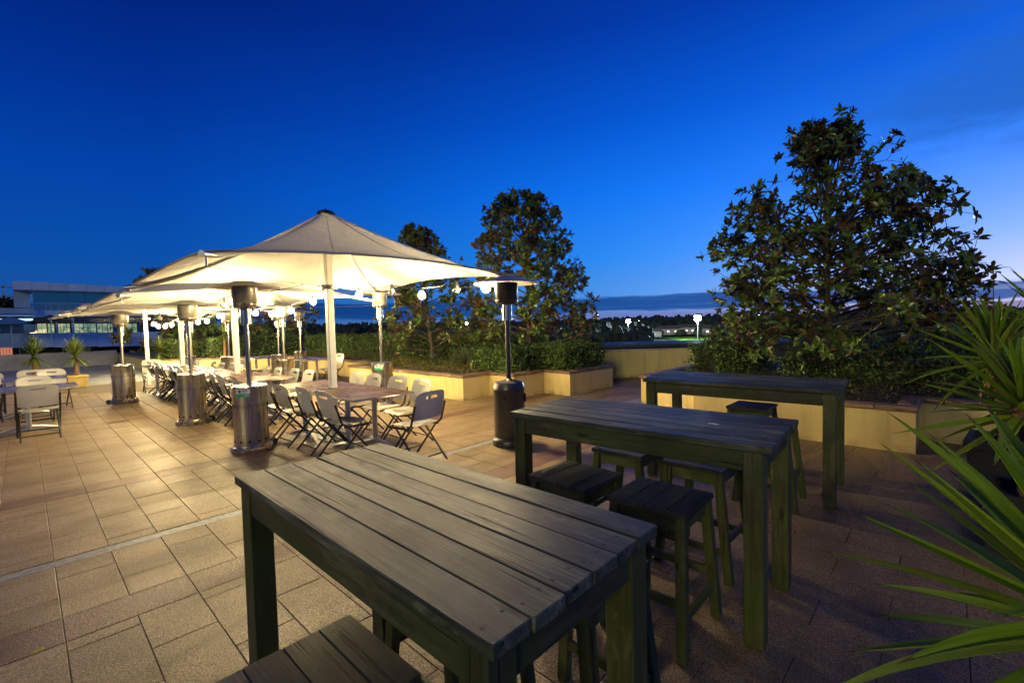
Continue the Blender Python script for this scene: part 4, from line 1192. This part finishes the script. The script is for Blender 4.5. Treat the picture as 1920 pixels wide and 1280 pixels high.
far_yucca('yucca behind the left corner chairs, leftmost', 0.22, 19.6, 0, 1.0, .62, 90, 72, .50)
far_yucca('yucca on a slim trunk behind the far tables', 5.55, 21.0, .45, 1.0, .60, 80, 73)
far_yucca('second slim yucca behind the second heater pole', 4.6, 21.9, .45, .85, .60, 80, 74)
far_yucca('low bushy yucca left of the table run', 3.75, 22.9, .45, .35, .75, 110, 75)

# ================================================================== SMALL THINGS ON THE FLOOR
random.seed(3)
m = MB(); m.add([(-.03, -.008, .004), (-.006, -.02, .012), (.03, -.004, .006), (.024, .013, .014), (-.012, .015, .008)], [(0, 1, 4), (1, 3, 4), (1, 2, 3)])
M_YLEAF = plain('yellow_leaf', (0.42, 0.30, 0.05), 0.7, 0, .3, 30)
o = m.obj('fallen_leaf', M_YLEAF, None, False, (-.02, 3.33, .002)); tag(o, 'yellow fallen leaf on the red paver band, lower left', 'leaf')
m = MB(); m.add([(-.03, -.01, .003), (.02, -.02, .01), (.035, .012, .004), (-.01, .018, .012)], [(0, 1, 3), (1, 2, 3)])
o = m.obj('fallen_leaf', M_DRY, None, False, (1.72, .98, .003)); tag(o, 'dry fallen leaf under the nearest bar table', 'leaf')

# ================================================================== FAR LEFT BUILDING
M_BW = plain('white_cladding', (0.66, 0.76, 0.82), 0.6, 0, .12, .6)
M_BG = plain('grey_cladding', (0.40, 0.50, 0.56), 0.6, 0, .15, .6)
def m_glass(name, col, rough=.06):
    t = NT(name); t.set(col=col, rough=rough, spec=.8); t.b.inputs['IOR'].default_value = 1.6
    return t.m
M_GLASS = m_glass('dark_glass', (0.012, 0.020, 0.032))
def m_lit():
    t = NT('lit_window'); w = t.coord('Object')
    n = t.noise(t.map(w, (1.6, 1.0, 1.4)), 1.0, 3); n2 = t.noise(t.map(w, (.5, 1.0, 3.5)), 1.0, 2)
    c = t.ramp(n, [(0.30, (.02, .05, .045)), (0.45, (.30, .42, .24)), (0.6, (.62, .62, .32)), (0.75, (.75, .82, .62))])
    c = t.mix(t.ramp(n2, [(.45, 0.0), (.6, .7)]), c, (.10, .26, .23))
    t.set(col=(.02, .02, .02), rough=.1)
    t.l(c, t.b.inputs['Emission Color']); t.b.inputs['Emission Strength'].default_value = .8
    return t.m
M_LIT = m_lit()
M_LITB = m_emit('lit_strip', (.55, .85, 1.0), 1.4)
M_LITO = m_emit('orange_blind', (.85, .20, .045), .55)
BY = 88.0
def bx(px): return ipt(px, 628, Y=BY).x
def bz(px, py): return ipt(px, py, Y=BY).z
bld = thing('office_building', 'modern white building with lit windows at the far left', 'building')
def bbox(name, px0, px1, py0, py1, dep, mat, yoff=0.0, par=None, bev=.0):
    x0, x1 = bx(px0), bx(px1); z1, z0 = bz((px0 + px1) / 2, py0), bz((px0 + px1) / 2, py1)
    m = MB(); m.box(((x0 + x1) / 2, BY + yoff + dep / 2, (z0 + z1) / 2), (x1 - x0, dep, z1 - z0), bev)
    return m.obj(name, mat, par or bld)
for k in range(9):
    bbox('roof_panel', 30 + k * 34, 63.6 + k * 34, 529 + k * 1.8, 544.5 + k * 0.9, 9, M_BW, -1.5)
bbox('side_wall', 30, 61, 544, 576, 1.0, M_BG, 0.4)
M_GLASSB = m_glass('blue_glow_glass', (0.012, 0.030, 0.055)); M_GLASSB.node_tree.nodes['Principled BSDF'].inputs['Emission Color'].default_value = (.05, .32, .75, 1); M_GLASSB.node_tree.nodes['Principled BSDF'].inputs['Emission Strength'].default_value = .07  # faint blue glow added to the dark upper glass
gl = bbox('upper_glass', 66, 330, 545, 592, 6, M_GLASSB, 1.2)
for k in range(9): bbox('mullion', 66 + k * 33, 67.2 + k * 33, 545, 583, .15, M_BG, 1.0, gl)
bbox('balcony_slab', 64, 330, 582, 593, 3, M_BW, -.6)
rl = bbox('balcony_rail', 66, 330, 569, 570.2, .08, M_ALU, -.4)
for k in range(12): bbox('rail_post', 66 + k * 23, 66.9 + k * 23, 570, 582, .08, M_ALU, -.4, rl)
for k in range(4): bbox('rail_wire', 66, 330, 572 + k * 2.6, 572.5 + k * 2.6, .03, M_ALU, -.4, rl)
bbox('recess', 0, 330, 593, 626, 5, M_GLASS, 2.5)
for k, (a, b) in enumerate([(72, 89), (92, 104), (111, 121), (122, 134), (143, 160), (162, 184), (187, 205), (207, 216), (228, 240), (243, 262)]):
    w = bbox('lit_window', a, b, 606, 624, .2, M_LIT, 2.2)
    bbox('window_bar', (a + b) / 2 - .4, (a + b) / 2 + .4, 606, 624, .1, M_HOLE, 2.05, w)
    bbox('window_bar', a, b, 613.5, 614.1, .1, M_HOLE, 2.06, w)
for px in (108, 138): bbox('column', px - 2, px + 2, 593, 626, .5, M_BW, -.3)
bbox('strip_light', 0, 64, 597, 601, .4, M_LITB, .6)
bbox('lower_roof', -60, 66, 578, 588, 7, M_BG, -1.0)
bbox('lower_fascia', -60, 65, 588, 592, 4, M_BW, -.8)
bbox('pale_bay', 45, 66, 608, 622, 1, plain('pale_blue_wall', (.35, .42, .62), .6), 1.0)
for k in range(9): bbox('parapet_panel', -60 + k * 40, -20.5 + k * 40, 625.5 - .4 * k, 652 - .5 * k, .6, M_BW if k > 2 else M_BG, -1.6)
bbox('undercroft', -60, 330, 648, 690, 4, M_HOLE, 1.5)
for k in range(4): bbox('orange_blind', -2 + k * 6, 3 + k * 6, 651, 671, .3, M_LITO, .9)
for px in (34, 115, 165): bbox('pillar', px, px + 1.6, 648, 680, .4, M_BG, -.4)
# tensile shade in front of its terrace
def far_shade(label, cx, cy, w, z, mat):
    r = thing('shade_umbrella', label, 'umbrella', (cx, cy, 0), 0, 'far shade umbrellas')
    m = MB(); m.v = [(-w, -w, z), (w, -w, z), (w, w, z), (-w, w, z), (0, 0, z + w * .45)]; m.f = [(0, 1, 4), (1, 2, 4), (2, 3, 4), (3, 0, 4)]; m.obj('canopy', mat, r)
    m = MB(); m.tube([(0, 0, z - 3), (0, 0, z + w * .4)], .06, 8); m.obj('pole', M_ALU, r)
p = ipt(20, 608, Y=86); far_shade('blue shade umbrella on the far building terrace', p.x, 86, 2.2, p.z, plain('blue_canvas', (.10, .22, .42), .8))
p = ipt(95, 604, Y=85); far_shade('dark shade sail umbrella on the far building terrace', p.x, 85, 2.2, p.z, plain('dark_canvas', (.06, .05, .04), .8))
p = ipt(225, 601, Y=40); far_shade('cream umbrella far behind the left heater', p.x, 40, 1.2, p.z - .1, M_CANVAS)
# pale frame building far left
fr = thing('frame_structure', 'pale open frame structure at the left picture edge', 'building')
for (a, b, c, d, mt) in [(-60, 30, 534, 537.5, M_BG), (-60, 30, 553, 558, M_BG), (10, 14, 537, 565, M_BG)]:
    x0, x1 = ipt(a, 628, Y=100).x, ipt(b, 628, Y=100).x; z1, z0 = ipt(a, c, Y=100).z, ipt(a, d, Y=100).z
    m = MB(); m.box(((x0 + x1) / 2, 100, (z0 + z1) / 2), (x1 - x0, .6, z1 - z0)); m.obj('beam', mt, fr)
def blob_tree(label, x, y, z, h, w, n, seed, size, group):
    random.seed(seed)
    r = thing('broadleaf_tree', label, 'tree', (x, y, z), 0, group)
    T = MB(); T.tube([(0, 0, 0), (rnd(-.2, .2), rnd(-.2, .2), h * .45), (rnd(-.3, .3), 0, h * .8)], [h * .03, h * .022, h * .008], 7); T.obj('trunk', M_BARK, r, True)
    C = MB(); cl = [(rnd(-.6, .6) * w, rnd(-.6, .6) * w, h - w * rnd(.25, 1.9), w * rnd(.28, .5)) for _ in range(12)]
    for k in range(n):
        cx, cy, cz, cr = random.choice(cl); v = Vector((rnd(-1, 1), rnd(-1, 1), rnd(-1, 1))).normalized() * cr * rnd(.6, 1.05); v.z *= .75
        leaf(C, Vector((cx, cy, cz)) + v, Vector((rnd(-1, 1), rnd(-1, 1), rnd(-.6, .8))), v + Vector((0, 0, .3)), size * rnd(.7, 1.4), size * rnd(.5, .9))
    C.obj('crown', M_FAR, r)
for i, (px, py, Y, w, lb) in enumerate([(12, 560, 97, 2.2, 'dark round tree in front of the pale frame, left edge'), (505, 604, 60, 4.5, 'dark tree beyond the hedge, behind the paired heaters'), (560, 598, 64, 5.0, 'dark tree beyond the hedge, left of the first umbrella pole'),
                                        (600, 604, 58, 4.5, 'dark tree beyond the hedge, just left of the umbrella pole'), (660, 608, 62, 4.5, 'dark tree beyond the hedge, right of the umbrella pole'), (690, 606, 55, 4.0, 'dark tree beyond the hedge, beside the planter heater'), (455, 596, 66, 5, 'dark tree beyond the hedge, behind the nearest heater pole')]):
    p = ipt(px, py, Y=Y); blob_tree(lb, p.x, Y, -9, p.z + 9, w, 1500, 200 + i, .55, 'trees beyond the hedge')

# ================================================================== THE VALLEY: FIELD, FLOODLIGHTS, HOUSES, WOODS
def far_at(px, py, dist):
    d = rgt * ((px - 960) / 869) - upv * ((py - 640) / 869) + fwd
    t = dist / math.hypot(d.x, d.y); return Vector((0, 0, 1.6)) + d * t
def gnd(px, py, z=-9.0):
    d = rgt * ((px - 960) / 869) - upv * ((py - 640) / 869) + fwd
    t = (z - 1.6) / d.z; return Vector((0, 0, 1.6)) + d * t
M_FIELD = plain('turf', (0.13, 0.24, 0.03), 1.0, 0, .15, .05, spec=0.0)
m = MB(); c = [gnd(1290, 640), gnd(1560, 642), gnd(1560, 628), gnd(1240, 632)]
m.add([(p.x, p.y, -8.98) for p in c], [(0, 1, 2, 3)]); struct(m.obj('sports_field', M_FIELD))
M_FLOOD = m_emit('flood_lamp', (.62, .92, 1.0), 260.0)
def floodlight(label, px, py, dist, s=1.0, power=9000):
    p = far_at(px, py, dist)
    r = thing('floodlight', label, 'floodlight', (p.x, p.y, -9), 0, 'sports floodlights')
    h = p.z + 9
    m = MB(); m.tube([(0, 0, 0), (0, 0, h)], [.16, .09], 8); m.obj('mast', M_ALU, r)
    d = Vector((-p.x, -p.y, 0)).normalized(); sd = Vector((-d.y, d.x, 0))
    m = MB(); m.beam(sd * -1.0 * s + Vector((0, 0, h)), sd * 1.0 * s + Vector((0, 0, h)), .15, .15); m.obj('crossarm', M_ALU, r)
    for k in (-.5, .5):
        for q in (0, 1):
            m = MB(); m.lathe([(0, -.40 * s), (.36 * s, -.28 * s), (.45 * s, 0), (0.36 * s, .28 * s), (0, .40 * s)], 12)
            m.obj('lamp_head', M_FLOOD, r, True, tuple(sd * k * s + d * .2 + Vector((0, 0, h + (.45 + .85 * q) * s - .4))))
    if power:
        ld = bpy.data.lights.new('floodlight_lamp', 'POINT'); ld.energy = power; ld.color = (.75, .97, 1.0); ld.shadow_soft_size = .6
        lo = bpy.data.objects.new('floodlight_lamp', ld); COL.objects.link(lo); lo.parent = r; lo.location = d * 1.2 + Vector((0, 0, h))
floodlight('brightest white floodlight by the green field', 1308, 600, 230, 1.55, 220000)
floodlight('white floodlight above the dark trees, left of the field', 1178, 604, 250, 1.1, 20000)
floodlight('white floodlight seen through the left side of the large tree', 1421, 593, 260, .8, 9000)
floodlight('small floodlight beyond the hedge by the planter heater', 681, 631, 260, .45, 0)
floodlight('floodlight behind the heater tree', 875, 606, 220, .5, 1500)
# hills and woods
random.seed(77)
def hills():
    m = MB(); NA, NR = 90, 14
    for i in range(NR):
        dist = 330 * (1.30 ** i)
        for k in range(NA):
            a = radians(-50 + 190 * k / (NA - 1)); x, y = dist * cos(a), dist * sin(a)
            u = min(1, max(0, (dist - 330) / 2500))
            z = -9 + u ** .8 * 24 * (.75 + .5 * noise.noise(Vector((x, y, 0)) * .0011))
            m.v.append((x, y, z))
    for i in range(NR - 1):
        for k in range(NA - 1):
            a = i * NA + k; m.f.append((a, a + 1, a + NA + 1, a + NA))
    return struct(m.obj('hills', M_GROUND, None, True))
hills()
def woods():
    bmx = bmesh.new(); bmesh.ops.create_icosphere(bmx, subdivisions=2, radius=1.0)
    bv = [v.co.copy() for v in bmx.verts]; bf = [tuple(v.index for v in f.verts) for f in bmx.faces]; bmx.free()
    m = MB()
    for k in range(2600):
        a = radians(rnd(-22, 92)); dist = 300 * math.exp(rnd(0, 2.2))
        x, y = dist * cos(a), dist * sin(a); u = min(1, max(0, (dist - 330) / 2500))
        z = -9 + u ** .8 * 24 * (.75 + .5 * noise.noise(Vector((x, y, 0)) * .0011))
        w = rnd(2.2, 5.0) * (1 + dist / 1500); h = w * rnd(.7, 1.2)
        o = Vector((x, y, z + h * .5)); s = rnd(0, 99)
        m.add([o + Vector((v.x * w, v.y * w, v.z * h)) * (1 + .6 * noise.noise(v * 2.6 + Vector((s, 0, 0)))) * .7 for v in bv], bf)
    # nearer belts of trees either side of the field
    for (p0, p1, py, n, ds) in ((1085, 1215, 622, 150, (165, 225)), (1560, 1920, 622, 160, (170, 320)), (700, 1085, 630, 160, (150, 260))):
        for k in range(n):
            p = far_at(rnd(p0, p1), py, rnd(*ds)); w = rnd(1.6, 3.6); h = w * rnd(.8, 1.5); s = rnd(0, 99)
            o = Vector((p.x, p.y, -9 + h * .55)); o.z += rnd(0, 3.5)
            m.add([o + Vector((v.x * w, v.y * w, v.z * h)) * (1 + .6 * noise.noise(v * 3 + Vector((s, 0, 0)))) * .8 for v in bv], bf)
    o = m.obj('far_woods', M_FAR); tag(o, 'dark distant woods along the hills', 'woods', kind='stuff')
woods()
M_HW = plain('house_wall', (.30, .28, .25), .8, 0, .2, .3); M_HR = plain('house_roof', (.10, .07, .06), .8, 0, .2, .3)
M_WIN = m_emit('house_window', (1.0, .85, .55), 1.6); M_WINC = m_emit('house_window_cool', (.8, .95, 1.0), 2.0)
def house(label, px, py, w, h, win=2, cool=False):
    p = gnd(px, py, -8.9); d = Vector((-p.x, -p.y, 0)).normalized()
    r = thing('house', label, 'house', (p.x, p.y, -9), math.atan2(d.y, d.x) + pi / 2 + .1, 'houses beyond the field')
    m = MB(); m.box((0, 0, h / 2), (w, 7, h)); m.obj('wall', M_HW, r)
    m = MB(); a = w / 2 + .4; m.v = [(-a, -4, h), (a, -4, h), (a, 4, h), (-a, 4, h), (-a + 1, 0, h + 2.2), (a - 1, 0, h + 2.2)]
    m.f = [(0, 1, 5, 4), (2, 3, 4, 5), (1, 2, 5), (3, 0, 4)]; m.obj('roof', M_HR, r)
    for k in range(win):
        m = MB(); m.box(((k + .5) / win * w - w / 2, -3.53, h * .55), (1.2, .1, 1.1)); m.obj('window', M_WINC if cool else M_WIN, r)
for i, (px, py, w, h, n, c) in enumerate([(1225, 631, 9, 3.2, 1, 1), (1252, 627, 14, 4, 3, 0), (1292, 626, 15, 4.5, 4, 0), (1335, 627, 12, 4, 2, 1), (1180, 630, 8, 3, 1, 1), (760, 632, 14, 3.5, 3, 1), (1118, 634, 9, 3, 1, 1)]):
    house(['pale little house left of the green field', 'low house with warm windows beyond the field', 'long house left of the brightest floodlight mast', 'house right of the brightest floodlight mast', 'small house under the left floodlight', 'low lit building seen past the planter heater', 'small dark house left of the floodlit trees'][i], px, py, w, h, n, c)
M_LAMP = m_emit('street_lamp', (1.0, .95, .78), 60.0)
for i, (px, py, dist, s) in enumerate([(1109, 613, 420, .45), (1116, 625, 330, .4), (1198, 601.5, 700, .7), (1245, 603.5, 760, .8), (1247, 613, 520, .6), (1121, 590.5, 1500, .8), (1823, 590, 600, .5), (1862, 595, 520, .9), (1817, 591, 640, .5), (1730, 600, 500, .5), (1302, 615, 480, .4), (1187, 614, 430, .4)]):
    p = far_at(px, py, dist)
    r = thing('street_lamp', 'tiny lit street lamp in the valley, %s from left' % ['second', 'third', 'sixth', 'seventh', 'eighth', 'fourth', 'eleventh', 'last', 'tenth', 'ninth', 'next after the eighth', 'fifth'][i], 'street lamp', (p.x, p.y, p.z - 7), 0, 'street lamps in the valley')
    m = MB(); m.tube([(0, 0, -3), (0, 0, 7)], .08, 5); m.obj('post', M_DARKM, r)
    m = MB(); m.lathe([(0, -.5 * s), (.5 * s, 0), (0, .5 * s)], 8); m.obj('lamp_head', M_LAMP, r, False, (0, 0, 7))
# dark road deck beyond the parapet
M_DECK = plain('dark_roof', (.03, .035, .045), .6, 0, .3, .5)
rf = thing('flat_roof', 'dark flat roof just beyond the parapet wall', 'building')
m = MB(); wallseg(m, (44, 6), (22, 30), 9, -9, -.30); m.obj('roof_slab', M_DECK, rf)
m = MB(); wallseg(m, (41.5, 2), (17, 28.7), .25, -.30, -.10); m.obj('edge_beam', M_DECK, rf)
